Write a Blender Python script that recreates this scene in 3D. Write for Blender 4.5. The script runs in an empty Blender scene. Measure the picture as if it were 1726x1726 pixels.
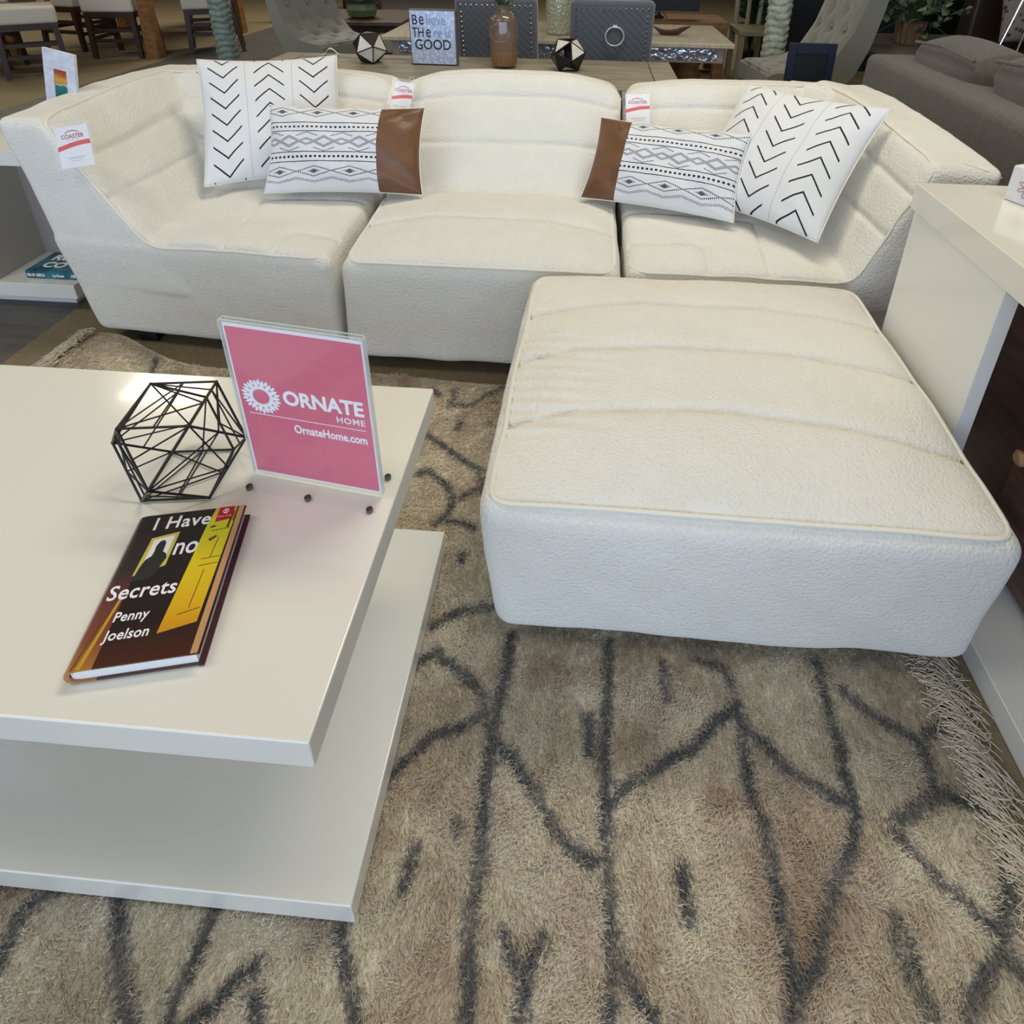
import bpy, bmesh, math, random
import numpy as np
from mathutils import Vector, Matrix
SC = bpy.context.scene
COL = SC.collection
random.seed(4)
PI = math.pi

# ---------------------------------------------------------------- camera
cam_d = bpy.data.cameras.new('camera')
cam = bpy.data.objects.new('camera', cam_d)
COL.objects.link(cam)
cam.matrix_world = Matrix(((0.997566, -0.04134, 0.056161, 0), (0.068361, 0.420606, -0.904664, 0),
                           (0.013777, 0.906301, 0.422408, 1.245), (0, 0, 0, 1)))
cam_d.sensor_width = 36
cam_d.lens = 36 * 1079.5 / 1726
cam_d.shift_x = -58.7 / 1726
cam_d.shift_y = -481.9 / 1726
cam_d.clip_start = 0.02
SC.camera = cam

# ---------------------------------------------------------------- world, lights, exposure
w = bpy.data.worlds.new('world'); SC.world = w; w.use_nodes = True
w.node_tree.nodes['Background'].inputs[0].default_value = (0.50, 0.68, 1.0, 1)
w.node_tree.nodes['Background'].inputs[1].default_value = .62

def area(name, loc, rot, sx, sy, power, color, spread=PI):
    d = bpy.data.lights.new(name, 'AREA'); d.shape = 'RECTANGLE'; d.size = sx; d.size_y = sy
    d.energy = power; d.color = color; d.spread = spread
    o = bpy.data.objects.new(name, d); COL.objects.link(o); o.location = loc; o.rotation_euler = rot
    return o
# daylight through the shop front behind the camera
area('storefront_daylight', (-0.4, -4.4, 1.75), (math.radians(90), 0, 0), 9.0, 2.7, 190, (0.66, 0.79, 1.0))
# warm ceiling fixtures of the showroom
for i, (x, y, p) in enumerate([(0.45, 2.2, 44), (-2.6, 0.4, 24), (1.6, 0.0, 12), (-3.62, 4.30, 10), (-6.6, 3.6, 34), (2.8, 5.2, 6), (-3.0, 8.5, 80), (1.0, 8.5, 36), (-7.0, 7.5, 50)]):
    area('ceiling_fixture_light', (x, y, 3.42), (0, 0, 0), .7 if i == 3 else 2.0, .35 if i == 3 else 0.6, p, (1.0, 0.92, 0.76))

SC.view_settings.view_transform = 'Standard'
SC.view_settings.look = 'None'
SC.view_settings.gamma = 1
SC.view_settings.use_curve_mapping = False
SC.view_settings.exposure = 0.30

# ---------------------------------------------------------------- shader helpers
class E:
    def __init__(s, nt, v): s.nt = nt; s.v = v
    def _m(s, op, *a):
        n = s.nt.nodes.new('ShaderNodeMath'); n.operation = op
        for i, q in enumerate((s,) + a):
            if isinstance(q, E): q = q.v
            if isinstance(q, (int, float)): n.inputs[i].default_value = q
            else: s.nt.links.new(q, n.inputs[i])
        return E(s.nt, n.outputs[0])
    def __add__(s, o): return s._m('ADD', o)
    __radd__ = __add__
    def __mul__(s, o): return s._m('MULTIPLY', o)
    __rmul__ = __mul__
    def __sub__(s, o): return s._m('SUBTRACT', o)
    def __rsub__(s, o): return (s * -1) + o
    def __truediv__(s, o): return s._m('DIVIDE', o)
    def __lt__(s, o): return s._m('LESS_THAN', o)
    def __gt__(s, o): return s._m('GREATER_THAN', o)
    def abs(s): return s._m('ABSOLUTE')
    def mod(s, o): return s._m('FLOORED_MODULO', o)
    def max(s, o): return s._m('MAXIMUM', o)
    def min(s, o): return s._m('MINIMUM', o)
    def sin(s): return s._m('SINE')
    def sqrt(s): return s._m('SQRT')
    def floor(s): return s._m('FLOOR')

class M:
    """procedural material with handy wiring"""
    def __init__(s, name, color=(.8, .8, .8), rough=.5, metallic=0, spec=None, coat=0, sheen=0, trans=0, alpha=1, ior=None, emit=None):
        m = bpy.data.materials.new(name); m.use_nodes = True; s.m = m; s.nt = m.node_tree
        s.b = s.nt.nodes['Principled BSDF']
        s.set('Base Color', (*color, 1)); s.set('Roughness', rough); s.set('Metallic', metallic)
        if spec is not None: s.set('Specular IOR Level', spec)
        if coat: s.set('Coat Weight', coat); s.set('Coat Roughness', .06)
        if sheen: s.set('Sheen Weight', sheen); s.set('Sheen Roughness', .6)
        if trans: s.set('Transmission Weight', trans)
        if alpha < 1: s.set('Alpha', alpha)
        if ior: s.set('IOR', ior)
        if emit: s.set('Emission Color', (*emit[:3], 1)); s.set('Emission Strength', emit[3])
    def set(s, k, v): s.b.inputs[k].default_value = v
    def link(s, a, b): s.nt.links.new(a.v if isinstance(a, E) else a, b)
    def coord(s, kind='Object', scale=None, loc=None):
        n = s.nt.nodes.new('ShaderNodeTexCoord'); o = n.outputs[kind]
        if scale:
            mp = s.nt.nodes.new('ShaderNodeMapping'); mp.inputs['Scale'].default_value = scale
            if loc: mp.inputs['Location'].default_value = loc
            s.link(o, mp.inputs[0]); o = mp.outputs[0]
        return o
    def xyz(s, sock):
        n = s.nt.nodes.new('ShaderNodeSeparateXYZ'); s.link(sock, n.inputs[0])
        return [E(s.nt, q) for q in n.outputs]
    def noise(s, sock, scale, detail=3, rough=.5, dist=0):
        n = s.nt.nodes.new('ShaderNodeTexNoise'); n.inputs['Scale'].default_value = scale
        n.inputs['Detail'].default_value = detail; n.inputs['Roughness'].default_value = rough; n.inputs['Distortion'].default_value = dist
        s.link(sock, n.inputs['Vector']); return E(s.nt, n.outputs['Fac'])
    def voro(s, sock, scale, feature='F1'):
        n = s.nt.nodes.new('ShaderNodeTexVoronoi'); n.feature = feature; n.inputs['Scale'].default_value = scale
        s.link(sock, n.inputs['Vector']); return E(s.nt, n.outputs['Distance'])
    def attr(s, name):
        n = s.nt.nodes.new('ShaderNodeAttribute'); n.attribute_name = name; return E(s.nt, n.outputs['Fac'])
    def ramp(s, fac, stops, interp='LINEAR'):
        n = s.nt.nodes.new('ShaderNodeValToRGB'); n.color_ramp.interpolation = interp
        e = n.color_ramp.elements
        while len(e) < len(stops): e.new(0.5)
        for q, (p, c) in zip(e, stops): q.position = p; q.color = (*c, 1)
        s.link(fac, n.inputs[0]); return n.outputs[0]
    def mix(s, fac, a, b):
        n = s.nt.nodes.new('ShaderNodeMix'); n.data_type = 'RGBA'
        for k, v in ((0, fac), (6, a), (7, b)):
            if isinstance(v, (E,)): s.link(v, n.inputs[k])
            elif isinstance(v, tuple): n.inputs[k].default_value = (*v, 1)
            elif isinstance(v, (int, float)): n.inputs[k].default_value = v
            else: s.link(v, n.inputs[k])
        return n.outputs[2]
    def color(s, sock): s.link(sock, s.b.inputs['Base Color']); return s
    def bump(s, h, dist=.002, strength=1.0):
        n = s.nt.nodes.new('ShaderNodeBump'); n.inputs['Distance'].default_value = dist; n.inputs['Strength'].default_value = strength
        s.link(h, n.inputs['Height']); s.link(n.outputs[0], s.b.inputs['Normal']); return s

def simple(name, color, rough=.5, bump=None, var=None, **k):
    """plain material; var=(scale, amount) colour mottling, bump=(scale, dist)"""
    m = M(name, color, rough, **k); c = m.coord()
    if var:
        f = m.noise(c, var[0], 4)
        a = var[1]
        m.color(m.ramp(f, [(.3, tuple(q * (1 - a) for q in color)), (.7, tuple(min(1, q * (1 + a)) for q in color))]))
    if bump: m.bump(m.noise(c, bump[0], 3), bump[1])
    return m.m

def wood(name, dark, light, rough=.5, scale=(3, 40, 3), coat=0, spec=None):
    m = M(name, light, rough, coat=coat, spec=spec)
    f = m.noise(m.coord('Object', scale), 1.6, 5, .6, .4)
    m.color(m.ramp(f, [(.3, dark), (.7, light)])); m.bump(f, .0006)
    return m.m

# ---------------------------------------------------------------- object helpers
def tag(o, label=None, cat=None, group=None, kind=None):
    if label: o['label'] = label
    if cat: o['category'] = cat
    if group: o['group'] = group
    if kind: o['kind'] = kind
    return o

def thing(name, label, cat, loc=(0, 0, 0), rz=0, group=None):
    o = bpy.data.objects.new(name, None); o.empty_display_size = .05
    COL.objects.link(o); o.location = loc; o.rotation_euler = (0, 0, rz)
    return tag(o, label, cat, group)

def mk(name, me, mat=None, parent=None, world=False, smooth=False, angle=None):
    """link a mesh; world=True means verts are in world space and parent is un-rotated"""
    if mat is not None:
        for q in (mat if isinstance(mat, (list, tuple)) else [mat]): me.materials.append(q)
    if smooth:
        me.polygons.foreach_set('use_smooth', [True] * len(me.polygons))
        if angle: me.set_sharp_from_angle(angle=math.radians(angle))
    o = bpy.data.objects.new(name, me); COL.objects.link(o)
    if parent is not None:
        o.parent = parent
        if world:
            inv = Matrix.LocRotScale(parent.location, parent.rotation_euler, None).inverted()
            pp = parent.parent
            if pp is not None:
                inv = (Matrix.LocRotScale(pp.location, pp.rotation_euler, None) @ Matrix.LocRotScale(parent.location, parent.rotation_euler, None)).inverted()
            me.transform(inv)
    return o

def copy_tree(o, parent=None):
    c = o.copy(); COL.objects.link(c)
    if parent is not None: c.parent = parent
    for ch in list(o.children): copy_tree(ch, c)
    return c

class MB:
    def __init__(s): s.v = []; s.f = []; s.mi = []; s.cur = 0
    def add(s, vs, fs):
        n = len(s.v); s.v += [tuple(q) for q in vs]
        for f in fs: s.f.append(tuple(n + i for i in f)); s.mi.append(s.cur)
        return s
    def hexa(s, c):
        """corners: bottom 4 ccw, top 4 ccw"""
        return s.add(c, [(3, 2, 1, 0), (4, 5, 6, 7), (0, 1, 5, 4), (1, 2, 6, 5), (2, 3, 7, 6), (3, 0, 4, 7)])
    def box(s, x0, x1, y0, y1, z0, z1):
        return s.hexa([(x0, y0, z0), (x1, y0, z0), (x1, y1, z0), (x0, y1, z0), (x0, y0, z1), (x1, y0, z1), (x1, y1, z1), (x0, y1, z1)])
    def bar(s, a, b, w, h=None, up=(0, 0, 1), w2=None):
        """rectangular bar from a to b"""
        a = Vector(a); b = Vector(b); h = h or w; w2 = w if w2 is None else w2; t = (b - a).normalized(); u = Vector(up)
        if abs(t.dot(u)) > .98: u = Vector((0, 1, 0))
        sx = t.cross(u).normalized(); sy = sx.cross(t)
        r = w2 / w
        c = [a + sx * w / 2 * i + sy * h / 2 * j for i, j in ((-1, -1), (1, -1), (1, 1), (-1, 1))] + [b + sx * w2 / 2 * i + sy * h * r / 2 * j for i, j in ((-1, -1), (1, -1), (1, 1), (-1, 1))]
        return s.hexa(c)
    def tube(s, path, r, n=8, closed=False, cap=True):
        P = [Vector(p) for p in path]; N = len(P); rs = r if isinstance(r, (list, tuple)) else [r] * N
        vs = []; fs = []; prev = None
        for i, p in enumerate(P):
            if closed: t = P[(i + 1) % N] - P[i - 1]
            else: t = P[min(i + 1, N - 1)] - P[max(i - 1, 0)]
            t.normalize()
            if prev is None:
                u = Vector((0, 0, 1)) if abs(t.z) < .9 else Vector((1, 0, 0)); prev = (u - t * u.dot(t)).normalized()
            else:
                q = prev - t * prev.dot(t)
                prev = q.normalized() if q.length > 1e-6 else prev
            b = t.cross(prev)
            for k in range(n):
                a = 2 * PI * k / n; vs.append(p + (prev * math.cos(a) + b * math.sin(a)) * rs[i])
        for i in range(N if closed else N - 1):
            j = (i + 1) % N
            for k in range(n): fs.append((i * n + k, i * n + (k + 1) % n, j * n + (k + 1) % n, j * n + k))
        if cap and not closed: fs += [tuple(range(n))[::-1], tuple((N - 1) * n + k for k in range(n))]
        return s.add(vs, fs)
    def lathe(s, prof, n=32, c=(0, 0, 0), sx=1, sy=1):
        vs = []; fs = []; m = len(prof)
        for r, z in prof:
            for k in range(n): a = 2 * PI * k / n; vs.append((c[0] + r * sx * math.cos(a), c[1] + r * sy * math.sin(a), c[2] + z))
        for i in range(m - 1):
            for k in range(n): fs.append((i * n + k, i * n + (k + 1) % n, (i + 1) * n + (k + 1) % n, (i + 1) * n + k))
        fs += [tuple(range(n))[::-1], tuple((m - 1) * n + k for k in range(n))]
        return s.add(vs, fs)
    def sphere(s, c, r, n=10, m=6):
        prof = [(max(1e-4, r * math.sin(PI * i / m)), -r * math.cos(PI * i / m)) for i in range(m + 1)]
        return s.lathe(prof, n, c)
    def prism(s, poly, z0, z1):
        n = len(poly); vs = [(x, y, z0) for x, y in poly] + [(x, y, z1) for x, y in poly]
        fs = [tuple(range(n))[::-1], tuple(range(n, 2 * n))] + [(i, (i + 1) % n, n + (i + 1) % n, n + i) for i in range(n)]
        return s.add(vs, fs)
    def xform(s, mtx, start=0):
        for i in range(start, len(s.v)): s.v[i] = tuple(mtx @ Vector(s.v[i]))
        return s
    def mesh(s, name):
        me = bpy.data.meshes.new(name); me.from_pydata(s.v, [], s.f)
        if any(s.mi): me.polygons.foreach_set('material_index', s.mi)
        me.update(); return me
    def build(s, name, mat, parent=None, world=False, bevel=0, seg=2, smooth=False, angle=35):
        o = mk(name, s.mesh(name), mat, parent, world, smooth, angle)
        if bevel:
            b = o.modifiers.new('bevel', 'BEVEL'); b.width = bevel; b.segments = seg; b.limit_method = 'ANGLE'; b.angle_limit = math.radians(40)
            b.harden_normals = True
            o.data.polygons.foreach_set('use_smooth', [True] * len(o.data.polygons))
        return o

def eval_mesh(o):
    dg = bpy.context.evaluated_depsgraph_get()
    dg.update()
    return bpy.data.meshes.new_from_object(o.evaluated_get(dg))

def text_mesh(txt, size, extrude=.0002, bold=0, shear=0, sx=1, align='LEFT', space=1.0):
    c = bpy.data.curves.new('t', 'FONT'); c.body = txt; c.size = size; c.extrude = extrude; c.offset = bold
    c.shear = shear; c.align_x = align; c.space_character = space; c.resolution_u = 3
    o = bpy.data.objects.new('t', c); COL.objects.link(o)
    me = eval_mesh(o)
    bpy.data.objects.remove(o); bpy.data.curves.remove(c)
    if sx != 1: me.transform(Matrix.Diagonal((sx, 1, 1, 1)))
    return me

def join_meshes(name, items):
    """items: (mesh, matrix) -> one mesh"""
    bm = bmesh.new()
    for me, mx in items:
        t = bmesh.new(); t.from_mesh(me); t.transform(mx)
        tmp = bpy.data.meshes.new('x'); t.to_mesh(tmp); t.free(); bm.from_mesh(tmp); bpy.data.meshes.remove(tmp)
    out = bpy.data.meshes.new(name); bm.to_mesh(out); bm.free(); return out

def frame(o, x, y, n=None):
    """matrix from origin and x,y axes"""
    x = Vector(x).normalized(); y = Vector(y); y = (y - x * y.dot(x)).normalized(); z = x.cross(y)
    return Matrix(((x.x, y.x, z.x, o[0]), (x.y, y.y, z.y, o[1]), (x.z, y.z, z.z, o[2]), (0, 0, 0, 1)))

def T(x, y, z=0): return Matrix.Translation((x, y, z))

# rounded block warped into a hexahedron (bottom 4 ccw, top 4 ccw)
def soft_block(mb, c, r=.03, step=.03, bulge=.0):
    c = [np.array(q, float) for q in c]
    h = np.array([np.linalg.norm((c[1] + c[2] + c[5] + c[6] - c[0] - c[3] - c[4] - c[7]) / 4), np.linalg.norm((c[3] + c[2] + c[7] + c[6] - c[0] - c[1] - c[4] - c[5]) / 4),
                  np.linalg.norm((c[4] + c[5] + c[6] + c[7] - c[0] - c[1] - c[2] - c[3]) / 4)]) / 2
    r = min(r, *(h * .95))
    def axis(hh):
        inner = np.linspace(-(hh - r), hh - r, max(2, int(2 * (hh - r) / step) + 1))
        e = [hh - r + r * math.tan(a * PI / 4) for a in (.25, .5, .75, 1)]
        return np.r_[[-q for q in e[::-1]], inner, e]
    ax = [axis(q) for q in h]; key = {}; vs = []; fs = []
    def vid(p):
        k = tuple(int(round(q * 1e5)) for q in p)
        if k in key: return key[k]
        p = np.array(p); inn = np.clip(p, -(h - r), h - r); d = p - inn; l = np.linalg.norm(d)
        q = inn + d / l * r if l > 0 else p
        q = q / h
        if bulge:
            m = np.argmax(np.abs(p / h)); o = [i for i in range(3) if i != m]
            q = q.copy(); q[m] += np.sign(p[m]) * bulge / h[m] * (1 - q[o[0]] ** 2) * (1 - q[o[1]] ** 2)
        u, v, w_ = (q + 1) / 2
        P = ((1 - u) * (1 - v) * c[0] + u * (1 - v) * c[1] + u * v * c[2] + (1 - u) * v * c[3]) * (1 - w_) + ((1 - u) * (1 - v) * c[4] + u * (1 - v) * c[5] + u * v * c[6] + (1 - u) * v * c[7]) * w_
        key[k] = len(vs); vs.append(tuple(P)); return key[k]
    for m in range(3):
        a, b = [(1, 2), (2, 0), (0, 1)][m]
        for sgn in (-1, 1):
            for i in range(len(ax[a]) - 1):
                for j in range(len(ax[b]) - 1):
                    q = []
                    for di, dj in ((0, 0), (1, 0), (1, 1), (0, 1)):
                        p = [0, 0, 0]; p[m] = sgn * h[m]; p[a] = ax[a][i + di]; p[b] = ax[b][j + dj]; q.append(vid(p))
                    fs.append(tuple(q if sgn > 0 else q[::-1]))
    mb.add(vs, fs); return mb

def remesh(mb, voxel=.008, smooth=6):
    o = mk('tmp', mb.mesh('tmp'))
    m = o.modifiers.new('r', 'REMESH'); m.mode = 'VOXEL'; m.voxel_size = voxel; m.use_smooth_shade = True
    if smooth:
        q = o.modifiers.new('s', 'SMOOTH'); q.factor = .6; q.iterations = smooth
    me = eval_mesh(o); old = o.data; bpy.data.objects.remove(o); bpy.data.meshes.remove(old)
    return me

def co_no(me):
    n = len(me.vertices); a = np.empty(n * 3); me.vertices.foreach_get('co', a)
    b = np.empty(n * 3); me.vertex_normals.foreach_get('vector', b)
    return a.reshape(-1, 3), b.reshape(-1, 3)

def split_mesh(me, masks):
    """masks: list of (name, bool per polygon) -> meshes"""
    out = []
    for nm, k in masks:
        bm = bmesh.new(); bm.from_mesh(me); bm.faces.ensure_lookup_table()
        bmesh.ops.delete(bm, geom=[f for f in bm.faces if not k[f.index]], context='FACES')
        m = bpy.data.meshes.new(nm); bm.to_mesh(m); bm.free()
        m.polygons.foreach_set('use_smooth', [True] * len(m.polygons)); out.append(m)
    return out

def seg_dist(P, pts):
    """distance of Nx2 points to a polyline"""
    best = np.full(len(P), 9.)
    for (ax_, ay), (bx, by) in zip(pts[:-1], pts[1:]):
        a = np.array((ax_, ay)); d = np.array((bx, by)) - a; L = d @ d + 1e-12
        t = np.clip(((P - a) @ d) / L, 0, 1); best = np.minimum(best, np.linalg.norm(P - a - t[:, None] * d, axis=1))
    return best

def vnoise(P, f, seed=0):
    """cheap smooth pseudo noise for wrinkles"""
    rs = np.random.RandomState(seed); s = np.zeros(len(P))
    for k in range(7):
        d = rs.normal(size=3); d /= np.linalg.norm(d); s += np.sin(P @ d * f * (1 + .35 * k) + rs.uniform(0, 6.28)) / (1 + .3 * k)
    return s / 3

# ---------------------------------------------------------------- materials
def sherpa(name='cream_shearling'):
    m = M(name, (.80, .77, .68), .92, sheen=.25, spec=.15)
    c = m.coord()
    f = m.noise(c, 14, 4)
    g = m.noise(c, 190, 2, .6)
    v = m.voro(c, 150)
    m.color(m.mix(m.noise(c, 240, 2) * .5, m.ramp(f, [(.3, (.78, .76, .69)), (.7, (.82, .80, .73))]), (.70, .68, .61)))
    m.bump(g * .8 + (v * -.6), .0034, .85)
    return m.m
SHERPA = sherpa()
PIPING = simple('shearling_piping', (.80, .765, .665), .9, bump=(260, .001), sheen=.2)
BLACK_PLASTIC = simple('black_plastic', (.015, .015, .016), .5)
def gloss_white(name, col=(.83, .81, .72), rough=.16):
    m = M(name, col, rough, coat=.5, spec=.5); c = m.coord()
    m.bump(m.noise(c, 3.5, 1), .0004, .5)
    return m.m
LACQUER = gloss_white('cream_lacquer')
LACQUER_EDGE = gloss_white('cream_lacquer_side', (.82, .81, .75), .3)
WALNUT = wood('dark_walnut', (.07, .036, .026), (.17, .088, .062), .28, (2.5, 2.5, 22), coat=.3)
GREYOAK = wood('weathered_oak', (.19, .16, .11), (.34, .30, .22), .6, (3, 26, 26))
DARKWOOD = wood('dark_brown_wood', (.022, .010, .006), (.06, .028, .016), .45, (6, 6, 30))
MIDWOOD = wood('orange_brown_wood', (.16, .075, .028), (.30, .15, .06), .5, (6, 6, 22))
BROWNTOP = wood('reclaimed_brown_wood', (.06, .038, .028), (.13, .085, .06), .5, (3, 24, 3))
CREAM_FABRIC = simple('cream_seat_fabric', (.62, .58, .50), .9, bump=(300, .001))
CHROME = simple('polished_chrome', (.8, .8, .82), .12, metallic=1)
BLACK_METAL = simple('black_wire', (.012, .008, .009), .45, metallic=.3)
BLACK = simple('black_lacquer', (.006, .006, .008), .5)
WHITE = simple('white_paper', (.86, .86, .88), .5)
RED = simple('red_ink', (.75, .03, .035), .5)
CRIMSON = simple('crimson_ink', (.42, .04, .07), .5)
INK = simple('black_ink', (.01, .01, .012), .5)
GREYINK = simple('grey_ink', (.42, .42, .46), .6)
WHITEINK = simple('white_ink', (.9, .9, .92), .4)

# ---------------------------------------------------------------- setting
def floor_mat():
    m = M('showroom_floor', (.3, .25, .17), .75, spec=.25)
    c = m.coord(); x, y, z = m.xyz(c)
    tan = m.ramp(m.noise(c, 60, 4, .7), [(.3, (.185, .145, .085)), (.7, (.27, .215, .135))])
    n = m.noise(m.coord('Object', (1.2, 14, 1)), 2, 5, .65)
    dark = m.ramp(n, [(.3, (.085, .078, .072)), (.7, (.16, .145, .13))])
    plank = (x * 5.5).mod(1).__lt__(.02) * .6
    dark = m.mix(plank, dark, (.05, .045, .04))
    msk = (x > -4.22) * (x < -1.775)
    m.color(m.mix(msk, tan, dark)); m.bump(m.noise(c, 220, 2), .0015)
    r = m.nt.nodes.new('ShaderNodeMapRange'); m.link(msk, r.inputs[0]); r.inputs[3].default_value = .85; r.inputs[4].default_value = .42
    m.link(r.outputs[0], m.b.inputs['Roughness'])
    return m.m
tag(MB().box(-13, 11, -4.6, 16, -.1, 0).build('floor', floor_mat()), kind='structure')
WALL = simple('painted_wall', (.32, .30, .27), .9, bump=(90, .001))
tag(MB().box(-13, 11, 16, 16.15, 0, 3.6).build('wall_back', WALL), kind='structure')
tag(MB().box(-13.15, -13, -4.6, 16.15, 0, 3.6).build('wall_left', WALL), kind='structure')
tag(MB().box(11, 11.15, -4.6, 16.15, 0, 3.6).build('wall_right', WALL), kind='structure')
tag(MB().box(-13.15, 11.15, -4.6, 16.15, 3.6, 3.7).build('ceiling', simple('ceiling_tile', (.5, .48, .44), .95, bump=(60, .002))), kind='structure')
# shop-front: piers and header round a wide opening
MBw = MB().box(-13.15, -5.2, -4.75, -4.6, 0, 3.6).box(4.4, 11.15, -4.75, -4.6, 0, 3.6).box(-5.2, 4.4, -4.75, -4.6, 3.15, 3.6).box(-5.2, 4.4, -4.75, -4.6, 0, .3)
tag(MBw.build('wall_front', WALL), kind='structure')

# ---------------------------------------------------------------- rug
RUG_X0, RUG_X1, RUG_Y0, RUG_Y1 = -1.60, .665, -.06, 1.525
RUG_LINES = [
(9,[(-0.102,0.777),(-0.109,0.693),(-0.116,0.648),(-0.119,0.595),(-0.118,0.507),(-0.112,0.436),(-0.110,0.366),(-0.101,0.295)]),
(6,[(-0.237,0.727),(-0.188,0.700),(-0.145,0.671),(-0.136,0.640),(-0.117,0.601),(-0.081,0.576),(-0.043,0.537),(-0.013,0.501),(0.029,0.463),(0.057,0.461)]),
(6,[(-0.283,0.519),(-0.268,0.543),(-0.221,0.599),(-0.178,0.613),(-0.142,0.637)]),
(8,[(0.081,0.776),(0.074,0.662),(0.073,0.593),(0.069,0.502)]),
(5,[(0.069,0.502),(0.076,0.433),(0.073,0.417)]),
(8,[(0.047,0.648),(0.047,0.594)]),
(8,[(0.078,0.527),(0.106,0.553),(0.171,0.592),(0.218,0.615),(0.264,0.659),(0.305,0.686)]),
(6,[(0.306,0.689),(0.302,0.621),(0.302,0.548),(0.311,0.502),(0.309,0.459),(0.311,0.412),(0.308,0.361),(0.301,0.328)]),
(7,[(0.310,0.647),(0.342,0.630),(0.370,0.594),(0.408,0.576),(0.444,0.559)]),
(6,[(0.467,0.770),(0.462,0.730),(0.464,0.674),(0.460,0.606),(0.459,0.550),(0.427,0.493),(0.391,0.453),(0.361,0.408),(0.341,0.374),(0.317,0.359),(0.299,0.328)]),
(8,[(0.462,0.668),(0.459,0.606),(0.459,0.560)]),
(6,[(0.501,0.726),(0.535,0.691),(0.573,0.670),(0.602,0.649),(0.599,0.616),(0.586,0.574)]),
(10,[(0.520,0.543),(0.580,0.574),(0.613,0.581)]),
(7,[(0.613,0.581),(0.658,0.565),(0.680,0.543),(0.667,0.511),(0.637,0.466),(0.607,0.426)]),
(7,[(0.602,0.649),(0.623,0.668),(0.661,0.680),(0.672,0.678),(0.678,0.638),(0.678,0.581)]),
(3,[(0.503,0.530),(0.548,0.480),(0.567,0.453),(0.601,0.429)]),
(8,[(0.596,0.407),(0.574,0.388),(0.542,0.365),(0.522,0.344)]),
(5,[(0.596,0.407),(0.615,0.384)]),
(7,[(0.697,0.754),(0.674,0.714),(0.669,0.677)]),
(6,[(0.183,0.462),(0.180,0.433)]),
(3,[(0.180,0.433),(0.184,0.402)]),
(4,[(0.470,0.435),(0.459,0.397),(0.469,0.373),(0.474,0.341)]),
(5,[(0.479,0.409),(0.479,0.374),(0.478,0.341)]),
(6,[(-0.068,0.377),(-0.055,0.356),(-0.038,0.343),(-0.039,0.304)]),
(6,[(-0.016,0.377),(-0.038,0.343)]),
(6,[(0.073,0.417),(0.078,0.380),(0.092,0.353),(0.111,0.331),(0.129,0.312)]),
(6,[(0.078,0.380),(0.075,0.345),(0.072,0.308)]),
(5,[(-0.210,0.455),(-0.211,0.437),(-0.215,0.408)]),
(5,[(0.179,0.748),(0.176,0.714),(0.180,0.686)]),
(6,[(-0.264,0.779),(-0.218,0.814),(-0.166,0.828),(-0.113,0.838)]),
(5,[(-0.270,0.714),(-0.239,0.737)]),
(4,[(0.245,0.760),(0.293,0.750),(0.304,0.718)]),
(3,[(-0.157,0.490),(-0.150,0.477)]),
(9,[(-0.610,0.374),(-0.581,0.342),(-0.561,0.311),(-0.535,0.287),(-0.513,0.266)]),
(7,[(-0.467,0.373),(-0.467,0.344),(-0.468,0.317),(-0.472,0.291),(-0.470,0.269)]),
(7,[(-0.385,0.326),(-0.404,0.309),(-0.420,0.288),(-0.441,0.271)]),
(9,[(-0.697,0.377),(-0.727,0.351),(-0.721,0.329),(-0.719,0.312),(-0.717,0.292)]),
(6,[(-0.292,0.363),(-0.269,0.332),(-0.245,0.298),(-0.241,0.285)]),
(7,[(-0.372,0.299),(-0.355,0.277)]),
(6,[(-0.387,1.291),(-0.331,1.255),(-0.288,1.221),(-0.240,1.192),(-0.222,1.184)]),
(6,[(-0.383,1.158),(-0.362,1.173),(-0.329,1.149),(-0.296,1.122),(-0.278,1.086),(-0.284,1.050),(-0.306,1.018)]),
(6,[(-0.357,1.419),(-0.318,1.420),(-0.289,1.434),(-0.256,1.476),(-0.207,1.511)]),
(6,[(-0.413,1.472),(-0.394,1.458)]),
(5,[(-0.309,1.350),(-0.315,1.326)]),
(5,[(-0.230,1.175),(-0.218,1.141),(-0.214,1.116)]),
(5,[(-0.231,1.362),(-0.225,1.352)]),
(4,[(-0.260,1.096),(-0.229,1.127)]),
(6,[(-0.282,1.027),(-0.243,1.023),(-0.216,1.010)]),
(5,[(-0.229,0.929),(-0.227,0.949)]),
(4,[(-0.351,1.486),(-0.350,1.444),(-0.357,1.419)]),
]
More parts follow.
